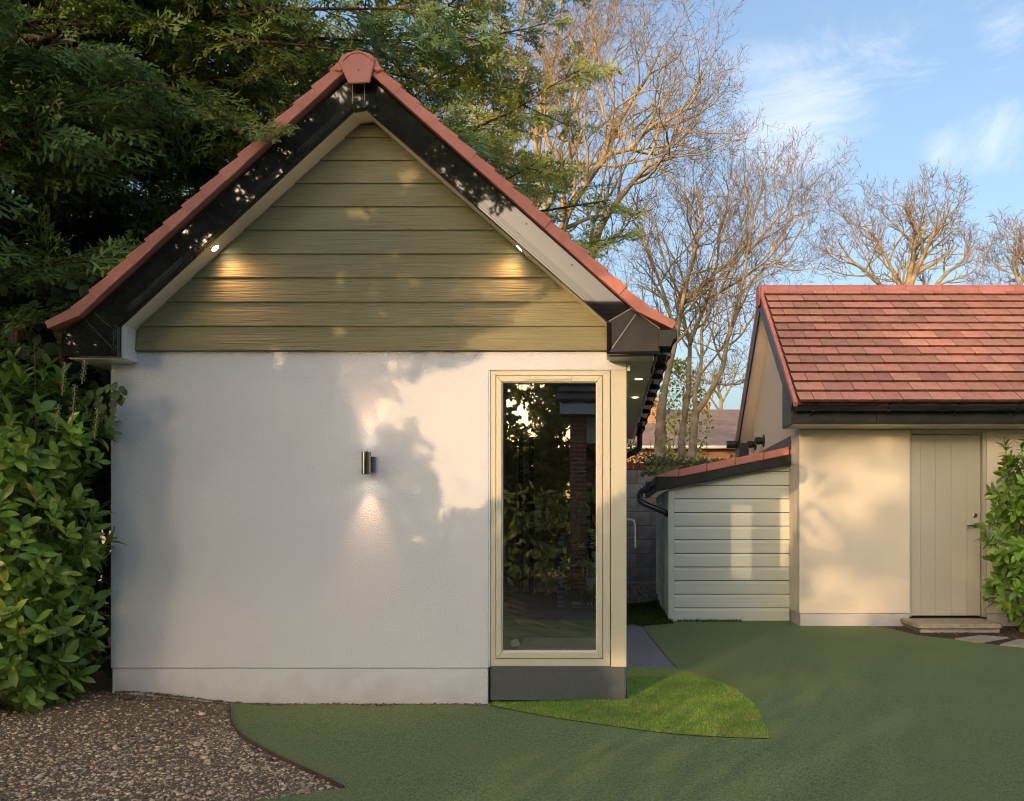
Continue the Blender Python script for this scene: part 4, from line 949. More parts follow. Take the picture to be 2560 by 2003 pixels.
# ================================================================ plants: builders
def tubes(polys, sides):
    """many tapering tubes at once: polys = list of (points, radii)"""
    V = []; Q = []; base = 0
    byn = {}
    for p, r in polys: byn.setdefault(len(p), []).append((p, r))
    for n, lst in byn.items():
        Pn = np.array([p for p, _ in lst], float); Rn = np.array([r for _, r in lst], float); m = len(lst)
        T = np.gradient(Pn, axis=1); T /= np.linalg.norm(T, axis=2, keepdims=True)+1e-9
        ref = np.broadcast_to(np.array([.31, .23, .92]), T.shape).copy(); al = np.abs((T*ref).sum(2)) > .95; ref[al] = (1, 0, 0)
        A = np.cross(T, ref); A /= np.linalg.norm(A, axis=2, keepdims=True)+1e-9; B = np.cross(T, A)
        ang = np.arange(sides)*2*np.pi/sides
        R = Pn[:, :, None, :]+Rn[:, :, None, None]*(A[:, :, None, :]*np.cos(ang)[None, None, :, None]+B[:, :, None, :]*np.sin(ang)[None, None, :, None])
        V.append(R.reshape(-1, 3))
        i = np.arange(m)[:, None, None]*n*sides; j = np.arange(n-1)[None, :, None]*sides; k = np.arange(sides)[None, None, :]; k2 = (k+1) % sides
        q = np.stack([i+j+k, i+j+k2, i+j+sides+k2, i+j+sides+k], -1).reshape(-1, 4)+base
        Q.append(q); base += m*n*sides
    return np.concatenate(V), np.concatenate(Q)
def ribbons(polys, gain=1.2):
    V = []; Q = []; base = 0; byn = {}
    for p, q in polys: byn.setdefault(len(p), []).append((p, q))
    for n, lst in byn.items():
        Pn = np.array([p for p, _ in lst], float); Rn = np.array([q for _, q in lst], float)*gain; m = len(lst)
        T = Pn[:, -1]-Pn[:, 0]; ref = np.random.randn(m, 3); A = np.cross(T, ref); A /= np.linalg.norm(A, axis=1, keepdims=True)+1e-9
        E = np.stack([Pn-A[:, None]*Rn[..., None], Pn+A[:, None]*Rn[..., None]], 2); V.append(E.reshape(-1, 3))
        i = np.arange(m)[:, None]*n*2; j = np.arange(n-1)[None]*2
        Q.append(np.stack([i+j, i+j+1, i+j+3, i+j+2], -1).reshape(-1, 4)+base); base += m*n*2
    return np.concatenate(V), np.concatenate(Q)
def rv(r): 
    while True:
        v = Vector((r.uniform(-1, 1), r.uniform(-1, 1), r.uniform(-1, 1)))
        if .05 < v.length < 1: return v.normalized()
def grow(r, out, p, d, length, r0, lvl, prm):
    nseg = prm['seg'][lvl]; st = length/nseg; pts = [tuple(p)]; rad = [r0]; p = Vector(p); d = Vector(d)
    dirs = [d.copy()]
    for i in range(nseg):
        d = (d+rv(r)*prm['wig'][lvl]+Vector((0, 0, 1))*prm['up'][lvl]).normalized(); p = p+d*st
        pts.append(tuple(p)); rad.append(r0*(1-(i+1)/nseg*prm['taper'])); dirs.append(d.copy())
    out.setdefault(lvl, []).append((pts, rad))
    spawn(r, out, pts, rad, dirs, length, lvl, prm)
def spawn(r, out, pts, rad, dirs, length, lvl, prm):
    if lvl+1 >= len(prm['seg']): return
    n = prm['n'][lvl]; k = max(1, int(n*r.uniform(.75, 1.25)+.5)); az = r.uniform(0, 6.28)
    for j in range(k):
        t = prm['t0'][lvl]+(1-prm['t0'][lvl])*(j+r.random())/k; f = t*(len(pts)-1); i = min(int(f), len(pts)-2); f -= i
        P0 = Vector(pts[i]).lerp(Vector(pts[i+1]), f); d = dirs[min(i+1, len(dirs)-1)]; rr = rad[i]*(1-f)+rad[i+1]*f
        az += 2.4+r.uniform(-.6, .6); sp_ = math.radians(r.uniform(*prm['ang']))
        a = d.orthogonal().normalized(); b = d.cross(a); nd = (d*math.cos(sp_)+(a*math.cos(az)+b*math.sin(az))*math.sin(sp_)).normalized()
        L = prm['len'][lvl]*r.uniform(.6, 1.25)*(1.15-.5*t)
        grow(r, out, P0, nd, L, max(prm['rmin'], min(rr*.62, prm['rmax'][lvl])), lvl+1, prm)
def limb(px, Y0, Y1, n=9):
    """a limb followed through the photograph, going from depth Y0 to Y1"""
    pts = dens([tuple(q) for q in px], 4); m = len(pts); out = []
    for i in range(n):
        f = i/(n-1)*(m-1); k = min(int(f), m-2); f -= k
        u = pts[k][0]*(1-f)+pts[k+1][0]*f; v = pts[k][1]*(1-f)+pts[k+1][1]*f
        out.append(P(u, v, Y0+(Y1-Y0)*i/(n-1)))
    return out
PRM = dict(seg=[0, 7, 5, 4, 2], wig=[.1, .24, .32, .36, .36], up=[.03, .07, .09, .11, .12], taper=.62, n=[10, 6.4, 5, 2.4], t0=[.22, .2, .15, .2],
           ang=(28, 62), len=[2.1, .95, .45, .20], rmin=.0036, rmax=[.062, .031, .015, .007])
def bare_tree(name, label, limbs, base, seed, prm=None, group='bare trees behind the garden wall', trunk=None, twig='twig'):
    """limbs: list of (points, r0, r1); base: foot of the trunk"""
    r = random.Random(seed); prm = {**PRM, **(prm or {})}; out = {}
    rt = empty(name, base, label, 'tree', group)
    big = []
    if trunk:                                     # every limb springs from the trunk or from another limb
        fixed = []; tpts = [Vector(p) for p in trunk[0]]
        for k_, (pts, r0, r1) in enumerate(limbs):
            s_ = Vector(pts[0]); others = tpts+[Vector(q) for j_, l_ in enumerate(limbs) if j_ < k_ for q in l_[0]]
            near = min(others, key=lambda q: (q-s_).length)
            if (near-s_).length > .12:
                if (near-s_).length > .9: near = tpts[-1]
                gap = [tuple(near.lerp(s_, f)) for f in ((0, .5) if (near-s_).length > .8 else (0,))]; pts = gap+list(pts)
            fixed.append((pts, r0, r1))
        limbs = fixed
    for pts, r0, r1 in limbs:
        n = len(pts); rad = [(r0+(r1-r0)*(i/(n-1))**.8) for i in range(n)]
        big.append((pts, rad))
        V_ = [Vector(p) for p in pts]; dirs = [(V_[min(i+1, n-1)]-V_[max(i-1, 0)]).normalized() for i in range(n)]
        spawn(r, out, pts, rad, dirs, (V_[-1]-V_[0]).length, 0, prm)
    if trunk:
        pts, rad = trunk; tv, tq = tubes([(pts, rad)], 12)
        o = bpy.data.objects.new('trunk', npmesh('trunk', tv, tq, M['bark_trunk'], True)); link(o, rt)
        t_ = o.modifiers.new('knots', 'DISPLACE'); tex = bpy.data.textures.new('knots', 'CLOUDS'); tex.noise_scale = .22; t_.texture = tex; t_.strength = .09; t_.mid_level = .5; t_.texture_coords = 'LOCAL'
        m_ = o.modifiers.new('sub', 'SUBSURF'); m_.levels = m_.render_levels = 2
        o.modifiers.move(1, 0)
    tv, tq = tubes(big, 8)
    o = bpy.data.objects.new('limbs', npmesh('limbs', tv, tq, M['bark'], True)); link(o, rt)
    o = None
    for lv, nm, sd, mt in ((1, 'branches', 5, M['bark']), (2, 'branchlets', 4, M['bark']), (3, 'twigs', 3, M[twig]), (4, 'twig_tips', 3, M[twig])):
        if lv in out:
            tv, tq = tubes(out[lv], sd) if lv < 3 else ribbons(out[lv]); o = bpy.data.objects.new(nm, npmesh(nm, tv, tq, mt, lv < 3)); link(o, rt); tag(o, kind='stuff')
    return rt
# ---- conifer sprays
def spray_variant(r, wide=1.0, side=9, k=6):
    """a flat cypress frond: an axis with side shoots, each feathered with short scale-leaf shoots"""
    V = []; Q = []
    def blade(p, d, L, w):
        n = Vector((-d.y, d.x, 0)).normalized()*w; b = len(V); q = p+d*L; mid = p+d*L*.45
        V.extend([tuple(p), tuple(mid+n), tuple(q), tuple(mid-n)]); Q.append((b, b+1, b+2, b+3))
    z = 0
    blade(Vector((0, 0, 0)), Vector((0, 1, 0)), 1.0, .012*wide)
    for i in range(side):
        t = .08+.86*i/side; s = -1 if i % 2 else 1
        L = (.42*(1-t)**.75+.10)*r.uniform(.8, 1.2); a = math.radians(r.uniform(36, 52))
        d = Vector((s*math.sin(a), math.cos(a), r.uniform(-.25, .35))).normalized(); p = Vector((0, t, 0))
        blade(p, d, L, .014*wide)
        for j in range(k):
            u = .2+.8*j/k; s2 = -1 if j % 2 else 1; a2 = math.radians(r.uniform(30, 48))*s2
            dd = Vector((d.x*math.cos(a2)-d.y*math.sin(a2), d.x*math.sin(a2)+d.y*math.cos(a2), d.z+r.uniform(-.3, .3))).normalized()
            blade(p+d*L*u, dd, L*(.52-.28*u)*r.uniform(.8, 1.3)+.03, .017*wide)
    V = np.array(V); V[:, 2] -= .18*V[:, 1]**2
    return V, np.array(Q)
def place(variants, mats, r):
    """mats: list of (pos, dir, up, scale) -> merged arrays"""
    Vs = []; Qs = []; base = 0; groups = {}
    for m in mats: groups.setdefault(r.randrange(len(variants)), []).append(m)
    for k, lst in groups.items():
        V, Q = variants[k]
        pos = np.array([m[0] for m in lst], float); d = np.array([m[1] for m in lst], float); up = np.array([m[2] for m in lst], float); sc = np.array([m[3] for m in lst], float)
        d /= np.linalg.norm(d, axis=1, keepdims=True); x = np.cross(d, up); x /= np.linalg.norm(x, axis=1, keepdims=True)+1e-9; z = np.cross(x, d)
        Rm = np.stack([x, d, z], 1)*sc[:, None, None]
        W_ = np.einsum('vk,nkj->nvj', V, Rm)+pos[:, None, :]
        Vs.append(W_.reshape(-1, 3)); Qs.append((Q[None]+(np.arange(len(lst))*len(V))[:, None, None]).reshape(-1, Q.shape[1])+base); base += len(lst)*len(V)
    return np.concatenate(Vs), np.concatenate(Qs)
_r = random.Random(5)
SPR = [spray_variant(_r, 1.9, 8, 4) for _ in range(5)]
SPRW = [spray_variant(_r, 3.2, 6, 2) for _ in range(3)]
SPRF = [spray_variant(_r, 5.5, 5, 2) for _ in range(3)]
FACE = Vector((.15, -.75, .65))
def rot_in(d, up, a): 
    x = d.cross(up).normalized(); return d*math.cos(a)+x*math.sin(a)
def conifer(name, label, base, top, branches, seed, ok, spr, size, mat, shoots=15, per=6, trunk_r=.22, twigs=True, group=None):
    """branches: list of (height, azimuth, length, rise)"""
    r = random.Random(seed); rt = empty(name, base, label, 'tree', group); bx, by, bz = base
    tp = [(bx+r.uniform(-.04, .04)*i, by+r.uniform(-.04, .04)*i, bz-.1+(top-bz)*i/8) for i in range(9)]
    tv, tq = tubes([(tp, [trunk_r*(1-i/9.5) for i in range(9)])], 10)
    link(bpy.data.objects.new('trunk', npmesh('trunk', tv, tq, M['cypbark'], True)), rt)
    wood = []; thin = []; mats = []
    for (h_, az, L, rise) in branches:
        d = Vector((math.cos(az), math.sin(az), rise)).normalized(); p = Vector((bx, by, h_)); pts = [tuple(p)]; dirs = [d.copy()]; n = 8
        for i in range(n):
            d = (d+rv(r)*.10+Vector((0, 0, .035 if i > 4 else -.03))).normalized(); p = p+d*(L/n); pts.append(tuple(p)); dirs.append(d.copy())
        k = n
        while k > 1 and not ok(Vector(pts[k])): k -= 1
        pts = pts[:k+1]; dirs = dirs[:k+1]
        wood.append((pts, [.006+.036*(L/4)*(1-i/n) for i in range(len(pts))]))
        up = Vector((0, 0, 1))
        for j in range(shoots):
            t = .22+.78*(j+r.random())/shoots; f = t*n; i = min(int(f), len(pts)-2)
            if f > len(pts)-1: continue
            f -= i; P0 = Vector(pts[i]).lerp(Vector(pts[i+1]), min(1, f)); dd = dirs[i+1]
            s = 1 if j % 2 else -1; sd = rot_in(dd, up, s*math.radians(r.uniform(28, 62))); sd = (sd+Vector((0, 0, r.uniform(-.25, .30)))).normalized()
            SL = (.35+.65*(1-t))*r.uniform(.6, 1.2)*min(1, L/3.2)
            q = [tuple(P0+sd*SL*m/4+Vector((0, 0, -.06*(m/4)**2))) for m in range(5)]
            if ok(Vector(q[2])): thin.append((q, [.007, .006, .005, .004, .003]))
            for m in range(per):
                tt = (m+.5+r.uniform(-.3, .3))/per; pp = P0+sd*SL*tt; sg = 1 if m % 2 else -1
                fd = rot_in(sd, up, sg*math.radians(r.uniform(8, 46))); fd = (fd+Vector((0, 0, r.uniform(-.30, .40)))).normalized()
                sc = size*r.uniform(.65, 1.2)
                if ok(pp) and ok(pp+fd*sc*.95): mats.append((tuple(pp), tuple(fd), tuple((FACE+rv(r)*.7).normalized()), sc))
            fd = sd; sc = size*r.uniform(.8, 1.25); pp = P0+sd*SL
            if ok(pp) and ok(pp+fd*sc): mats.append((tuple(pp), tuple(fd), tuple((FACE+rv(r)*.6).normalized()), sc))
    tv, tq = tubes(wood, 6); link(bpy.data.objects.new('boughs', npmesh('boughs', tv, tq, M['cypbark'], True)), rt)
    if twigs:
        byl = [w for w in thin]; tv, tq = tubes(byl, 4); o = bpy.data.objects.new('shoots', npmesh('shoots', tv, tq, M['cypbark'])); link(o, rt); tag(o, kind='stuff')
    V, Q = place(spr, mats, r); o = bpy.data.objects.new('crown', npmesh('crown', V, Q, mat)); link(o, rt); tag(o, kind='stuff')
    return rt
# ---- broad leaves
def leafgeo(w=.40, droop=.22, fold=.10, rows=4):
    prof = [.10, .55, .88, 1.0, .80, .10] if rows == 5 else [.10, .80, 1.0, .72, .02]
    n = len(prof); V = []; Q = []
    for i, q in enumerate(prof):
        t = i/(n-1); z = -droop*t*t; ww = w/2*q
        V += [(-ww, t, z+fold*q*.5), (0, t, z), (ww, t, z+fold*q*.5)]
    for i in range(n-1):
        b = 3*i; Q += [(b, b+1, b+4, b+3), (b+1, b+2, b+5, b+4)]
    return np.array(V, float), np.array(Q)
LEAF = [leafgeo(.40, .20, .10, 5), leafgeo(.45, .36, .07, 5), leafgeo(.36, .08, .12, 5)]
IVY = [leafgeo(.85, .30, .06), leafgeo(.7, .15, .12)]
def matrix_of(m):
    pos, d, up, sc = m; d = Vector(d).normalized(); x = d.cross(Vector(up)).normalized(); z = x.cross(d)
    return Matrix(((x.x*sc, d.x*sc, z.x*sc, pos[0]), (x.y*sc, d.y*sc, z.y*sc, pos[1]), (x.z*sc, d.z*sc, z.z*sc, pos[2]), (0, 0, 0, 1)))
def rosettes(tips, r, size, k=(6, 9)):
    out = []
    for p, a in tips:
        a = Vector(a).normalized(); b = a.orthogonal().normalized(); c = a.cross(b); az = r.uniform(0, 6.28); n = r.randint(*k)
        for i in range(n):
            az += 2.4; el = math.radians(28+50*(i/n)+r.uniform(-10, 10)); rad = b*math.cos(az)+c*math.sin(az)
            d = a*math.cos(el)+rad*math.sin(el); pp = Vector(p)-a*(.10*size/.12*(i/n))+rv(r)*.006
            out.append((tuple(pp), tuple(d), tuple((a+rv(r)*.25-d*.2).normalized()), size*r.uniform(.5, 1.3)))
    return out
def shrub(name, label, cat, base, tips, r, size, leafmat, massmat, inner, toeye, nlead=300, stems=(), k=(6, 9)):
    rt = empty(name, base, label, cat)
    lv = rosettes(tips, r, size, k)
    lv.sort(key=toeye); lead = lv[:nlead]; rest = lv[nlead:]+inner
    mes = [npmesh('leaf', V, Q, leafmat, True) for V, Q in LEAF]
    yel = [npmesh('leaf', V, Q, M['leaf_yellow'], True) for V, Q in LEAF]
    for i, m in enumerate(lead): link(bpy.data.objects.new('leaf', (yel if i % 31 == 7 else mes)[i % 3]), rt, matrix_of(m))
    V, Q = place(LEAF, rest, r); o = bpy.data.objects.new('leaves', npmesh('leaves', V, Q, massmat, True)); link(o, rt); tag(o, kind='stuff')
    for pts, rd in stems:
        mb = MB().tube(pts, rd, 6); mb.build('stem', M['stem'], rt, 0, True)
    return rt
def ellips(r, c, rad, n, cond, jit=.06):
    out = []
    while len(out) < n:
        d = rv(r)
        p = Vector((c[0]+d.x*rad[0], c[1]+d.y*rad[1], c[2]+d.z*rad[2]))+rv(r)*r.uniform(0, jit)
        nn = Vector((d.x/rad[0], d.y/rad[1], d.z/rad[2])).normalized()
        if cond(p, nn): out.append((tuple(p), tuple((nn+Vector((0, 0, .55))+rv(r)*.35).normalized())))
    return out
EYE = Vector((0, 0, H))
# ================================================================ laurel on the left
r = random.Random(21)
cond = lambda p, n: (n.x > -.35 and n.y < .55) and p.z > .08 and (p.y < 5.52 or p.x < -3.45)
tips = []
for c, rad, n in (((-3.98, 5.35, .55), (.60, .50, .60), 120), ((-3.96, 5.32, 1.15), (.68, .52, .55), 145), ((-3.95, 5.40, 1.72), (.66, .50, .46), 130), ((-3.90, 5.30, .30), (.44, .42, .30), 55)):
    tips += ellips(r, c, rad, n, cond)
for i in range(9): tips.append(((r.uniform(-3.95, -3.42), r.uniform(5.1, 5.4), r.uniform(2.05, 2.34)), (r.uniform(-.2, .3), -.1, 1)))
inner = [((r.uniform(-4.4, -3.52), r.uniform(5.15, 5.8), r.uniform(.12, 2.0)), tuple(rv(r)), (0, -.6, .8), .12*r.uniform(.8, 1.2)) for _ in range(1500)]
stems = [([( -3.75+.1*i, 5.3+.05*i, .02), (-3.72+.08*i, 5.25+.05*i, .5), (-3.66+.05*i, 5.22+.03*i, 1.0), (-3.6+.05*i, 5.25, 1.5)], [.014, .012, .009, .006]) for i in range(-2, 3)]
stems.append(([(-3.58, 5.22, 1.7), (-3.56, 5.18, 2.0), (-3.55, 5.16, 2.34)], [.007, .005, .003]))
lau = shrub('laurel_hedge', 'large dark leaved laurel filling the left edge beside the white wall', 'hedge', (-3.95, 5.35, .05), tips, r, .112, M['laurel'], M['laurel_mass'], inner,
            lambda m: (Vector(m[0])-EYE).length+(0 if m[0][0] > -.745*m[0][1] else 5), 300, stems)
for (u, v0, v1) in ((155, 905, 990), (180, 960, 1065), (236, 1020, 1100), (140, 1010, 1080), (205, 900, 960)):
    a, b = Vector(P(u, v1, 4.95)), Vector(P(u+8, v0, 4.93)); fb = MB(); fb.tube([a, b], .003, 5)
    for i in range(26):
        q = a.lerp(b, .15+.85*i/26); an = i*2.4; fb.lathe([(0, -.005), (.005, 0), (0, .006)], (q.x+.011*math.cos(an), q.y+.011*math.sin(an), q.z), 'z', 5)
    o = fb.build('flower_spike', M['flower'], lau); tag(o, kind='stuff')
# ivy and dark shrub between laurel and building, and the dark tree at far left
r = random.Random(33)
iv = empty('ivy', (-3.6, 5.9, .1), 'dark ivy climbing behind the laurel at the left corner of the building', 'ivy')
ml = []
for i in range(2600):
    x = r.uniform(-5.6, -3.48); y = r.uniform(5.75, 7.2); z = r.uniform(.1, 2.9)
    ml.append(((x, y, z), (r.uniform(-.6, .6), r.uniform(-.6, .2), r.uniform(-1, .1)), (0, -1, .3), r.uniform(.07, .12)))
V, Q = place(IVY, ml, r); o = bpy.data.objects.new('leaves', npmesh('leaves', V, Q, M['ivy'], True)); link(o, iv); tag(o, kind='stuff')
ml = []
for (u, v) in [(262, 968), (275, 960), (288, 975), (300, 965), (298, 985), (280, 1000), (285, 1015), (265, 1010), (250, 985), (240, 1000), (308, 972), (292, 955), (225, 975), (228, 1030), (246, 1050), (256, 1035)]:
    ml.append((P(u, v, 5.38), (r.uniform(-.5, .6), -.3, r.uniform(-1, -.2)), (0, -1, .4), r.uniform(.05, .085)))
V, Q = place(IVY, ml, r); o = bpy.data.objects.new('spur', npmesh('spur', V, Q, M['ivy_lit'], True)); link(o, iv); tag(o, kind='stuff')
MB().tube([P(180, 1000, 5.42), P(240, 985, 5.40), P(290, 962, 5.38)], [.006, .005, .003], 6).build('stem', M['stem'], iv, 0, True)
for k in range(3):
    MB().tube([(-3.9-.3*k, 6.0, .0), (-3.85-.3*k, 6.1, 1.2), (-3.95-.3*k, 6.0, 2.6)], [.03, .025, .02], 7).build('stem', M['cypbark'], iv, 0, True)
dk = empty('holm_oak', (-6.2, 9.0, 0), 'dark broadleaf evergreen with sky showing through, at the far left', 'tree')
MB().tube([(-6.2, 9.0, -.1), (-6.1, 8.9, 1.5), (-6.3, 9.1, 3.2), (-6.0, 9.0, 4.6)], [.16, .13, .10, .05], 9).build('trunk', M['cypbark'], dk, 0, True)
ml = []
for _ in range(170):
    c = Vector((r.uniform(-8.2, -3.9), r.uniform(8.0, 10.0), r.uniform(1.3, 4.4)))
    if c.x > -4.4 and c.z < 2.6: continue
    for _ in range(30):
        p = c+rv(r)*r.uniform(.05, .38); ml.append((tuple(p), tuple((rv(r)+Vector((0, 0, -.3))).normalized()), tuple(rv(r)), r.uniform(.09, .17)))
V, Q = place(LEAF, ml, r); o = bpy.data.objects.new('crown', npmesh('crown', V, Q, M['ivy'], True)); link(o, dk); tag(o, kind='stuff')
# ================================================================ laurel on the right
r = random.Random(44)
cond = lambda p, n: n.y < .5 and p.z > .18 and p.y < 8.98
tips = []
for c, rad, n in (((4.33, 8.62, .52), (.42, .36, .36), 60), ((4.36, 8.62, 1.02), (.50, .36, .42), 75), ((4.36, 8.62, 1.50), (.46, .34, .34), 60), ((4.40, 8.6, 1.80), (.34, .30, .24), 36), ((5.0, 8.6, 1.0), (.55, .36, .85), 70)):
    tips += ellips(r, c, rad, n, cond)
tips += [((4.02, 8.6, 2.02), (-.15, -.1, 1)), ((4.06, 8.55, 1.92), (-.4, -.2, .8)), ((3.97, 8.55, 1.75), (-.5, -.3, .8)), ((4.20, 8.55, 2.0), (.2, -.2, 1)), ((3.90, 8.5, 1.5), (-1, -.3, .2)), ((3.86, 8.55, 1.02), (-1, -.3, .1)), ((4.35, 8.5, 2.08), (.1, -.1, 1))]
inner = [((r.uniform(4.12, 5.3), r.uniform(8.5, 8.9), r.uniform(.3, 1.75)), tuple(rv(r)), (0, -.6, .8), .12*r.uniform(.8, 1.1)) for _ in range(900)]
stems = [([(4.3+.1*i, 8.65, .06), (4.25+.12*i, 8.62, .8), (4.2+.14*i, 8.6, 1.6)], [.014, .01, .006]) for i in range(-1, 3)]
stems += [([(4.08, 8.6, 1.6), (4.04, 8.6, 1.85), (4.01, 8.6, 2.1)], [.007, .005, .003])]
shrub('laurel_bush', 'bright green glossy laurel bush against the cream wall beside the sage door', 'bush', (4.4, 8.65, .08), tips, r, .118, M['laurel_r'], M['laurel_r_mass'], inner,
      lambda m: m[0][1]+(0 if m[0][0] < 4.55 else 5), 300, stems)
# ================================================================ ivy along the wall top, evergreen behind
r = random.Random(55)
iw = empty('wall_ivy', (.7, 13.5, 2.1), 'green ivy trailing along the top of the block wall', 'ivy')
ml = []
for _ in range(2600):
    x = r.uniform(-1.0, 2.6); hx_ = .10+.28*max(0, 1-abs(x-.35)/.75)+.10*math.sin(x*7)
    if x > 1.0: hx_ = .12
    z = 2.12+r.random()**1.3*max(.05, hx_); y = r.uniform(13.33, 13.75)
    ml.append(((x, y, z), tuple((rv(r)+Vector((0, -.4, -.2))).normalized()), (0, -.7, .7), r.uniform(.03, .06)))
for _ in range(260):
    x = .75+r.uniform(-.28, .75); z = 2.13-r.random()*.12; ml.append(((x, 13.365-r.random()*.02, z), (r.uniform(-.5, .5), -.2, -1), (0, -1, .1), r.uniform(.035, .06)))
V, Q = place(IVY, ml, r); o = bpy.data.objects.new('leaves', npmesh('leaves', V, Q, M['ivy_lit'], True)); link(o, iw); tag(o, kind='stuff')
for k in range(5):
    x = .1+.45*k; MB().tube([(x, 13.5, 2.1), (x+.08, 13.45, 2.3), (x+.05, 13.5, 2.55)], [.008, .006, .003], 5).build('stem', M['stem'], iw, 0, True)
ev = empty('yellow_evergreen', (2.2, 26, .5), 'small yellowish evergreen showing between the bare trunks', 'tree')
MB().tube([(2.2, 26, .2), (2.2, 26, 5.4)], [.1, .03], 7).build('trunk', M['cypbark'], ev, 0, True)
ml = []
for _ in range(1500):
    z = r.uniform(2.5, 6.2); w = .75*(1-((z-4.3)/2.0)**2)+.12
    p = Vector((2.15+r.uniform(-w, w), 26+r.uniform(-w, w), z)); ml.append((tuple(p), tuple((rv(r)+Vector((0, 0, .4))).normalized()), tuple(rv(r)), r.uniform(.06, .13)))
V, Q = place(IVY, ml, r); o = bpy.data.objects.new('crown', npmesh('crown', V, Q, M['cyp2'])); link(o, ev); tag(o, kind='stuff')

# ================================================================ bare trees
def D(*pts): return [(x*1.1727, y*1.1727) for x, y in pts]     # from the half-size view
def Z3(*pts): return [(1500+x/3.416, 700+y/3.416) for x, y in pts]
gA = 19.0
bare_tree('bare_tree', 'tallest bare tree, its leaning limbs fanning out above the red roof verge', [
    (limb(D((1165, 700), (1195, 500), (1225, 430), (1290, 330), (1330, 240), (1380, 165), (1410, 100)), gA, gA+.6, 12), .135, .022),
    (limb(D((1240, 640), (1275, 498), (1307, 442), (1355, 382), (1387, 350), (1435, 336)), gA-.6, gA-2, 10), .105, .03),
    (limb(D((1225, 430), (1283, 338), (1343, 318), (1391, 266), (1422, 258), (1483, 214), (1495, 150)), gA+.1, gA-.8, 10), .075, .02),
    (limb(D((1205, 470), (1200, 380), (1235, 290), (1225, 200), (1260, 110), (1290, 60)), gA, gA+1.3, 10), .07, .02),
    (limb(D((1290, 330), (1310, 220), (1300, 150), (1330, 80)), gA+.3, gA-.6, 8), .05, .016),
    (limb(D((1343, 318), (1400, 330), (1450, 300), (1490, 260)), gA-.3, gA+.5, 7), .035, .012),
    (limb(D((1180, 560), (1160, 440), (1175, 330), (1150, 230), (1170, 150)), gA, gA+1, 9), .08, .02)],
    (-1.6, gA, 0), 101, trunk=([(-1.6, gA, -.1), (-1.55, gA, 1.5), (-1.5, gA, 3.2), (-1.45, gA, 4.2)], [.24, .2, .17, .14]), twig='twig', prm=dict(n=[12, 6.4, 5, 2.4]))
gE = 24.0
pr = dict(len=[2.3, 1.0, .5, .22], n=[12, 6.4, 5, 2.4], up=[.05, .10, .11, .12, .12], rmin=.0052)
bare_tree('bare_tree', 'bare tree with upright limbs and a reddish crown behind the conifer', [
    (limb(D((1120, 620), (1085, 420), (1090, 300), (1110, 190), (1105, 90), (1130, -40)), gE, gE, 11), .13, .03),
    (limb(D((1120, 560), (1150, 400), (1140, 300), (1165, 200), (1185, 100), (1200, -30)), gE+.3, gE-1, 11), .12, .03),
    (limb(D((1130, 520), (1180, 420), (1195, 310), (1215, 220), (1235, 130), (1250, 40)), gE, gE+1, 10), .09, .02),
    (limb(D((1100, 480), (1060, 360), (1050, 240), (1060, 120), (1050, 0)), gE, gE+.8, 10), .09, .02),
    (limb(D((1110, 440), (1030, 300), (990, 180), (960, 60), (950, -30)), gE, gE+.5, 10), .07, .02),
    (limb(D((1185, 330), (1225, 250), (1265, 150), (1265, 60)), gE-.4, gE, 8), .05, .014)],
    (-3.6, gE, 0), 102, prm=pr, trunk=([(-3.6, gE, -.1), (-3.7, gE, 2), (-3.7, gE, 4.5)], [.3, .24, .2]), twig='twig_red')
lowp = dict(len=[1.7, .85, .42, .19], n=[11, 6.4, 5, 2.4])
bare_tree('bare_tree', 'bare tree with the thick knotted trunk nearest the garden room gutter', [
    (limb([(1664, 963), (1676, 905), (1690, 850), (1705, 760), (1730, 650), (1750, 580), (1757, 520), (1742, 460)], 20, 19.4, 11), .085, .018),
    (limb([(1690, 850), (1668, 760), (1640, 680), (1610, 600), (1590, 520)], 20, 20.6, 9), .06, .016),
    (limb([(1705, 760), (1780, 690), (1840, 640), (1900, 560)], 19.9, 19, 8), .045, .014),
    (limb([(1680, 890), (1620, 800), (1570, 740), (1520, 700)], 20, 20.3, 8), .045, .014)],
    P(1649, 1330, 20), 103, prm=lowp, trunk=([P(1648, 1340, 20), P(1649, 1148, 20), P(1651, 1080, 20), P(1651, 1031, 20), P(1663, 963, 20)], [.16, .135, .14, .125, .09]))
bare_tree('bare_tree', 'slender bare tree whose stem forks, middle of the three trunks over the wall', [
    (limb([(1721, 963), (1723, 905), (1725, 852), (1711, 811), (1700, 740), (1655, 640), (1640, 560)], 20.6, 21, 10), .068, .016),
    (limb([(1725, 860), (1743, 811), (1758, 779), (1790, 680), (1800, 580), (1822, 500), (1815, 450)], 20.6, 20, 10), .062, .014),
    (limb([(1700, 740), (1740, 640), (1740, 540), (1700, 470)], 20.8, 21.5, 8), .04, .012),
    (limb([(1768, 750), (1850, 700), (1930, 640), (1985, 560)], 20.5, 20, 8), .04, .012)],
    P(1702, 1330, 20.6), 104, prm=lowp, trunk=([P(1701, 1340, 20.6), P(1702, 1160, 20.6), P(1705, 1080, 20.6), P(1715, 1022, 20.6), P(1721, 960, 20.6)], [.105, .09, .095, .08, .07]))
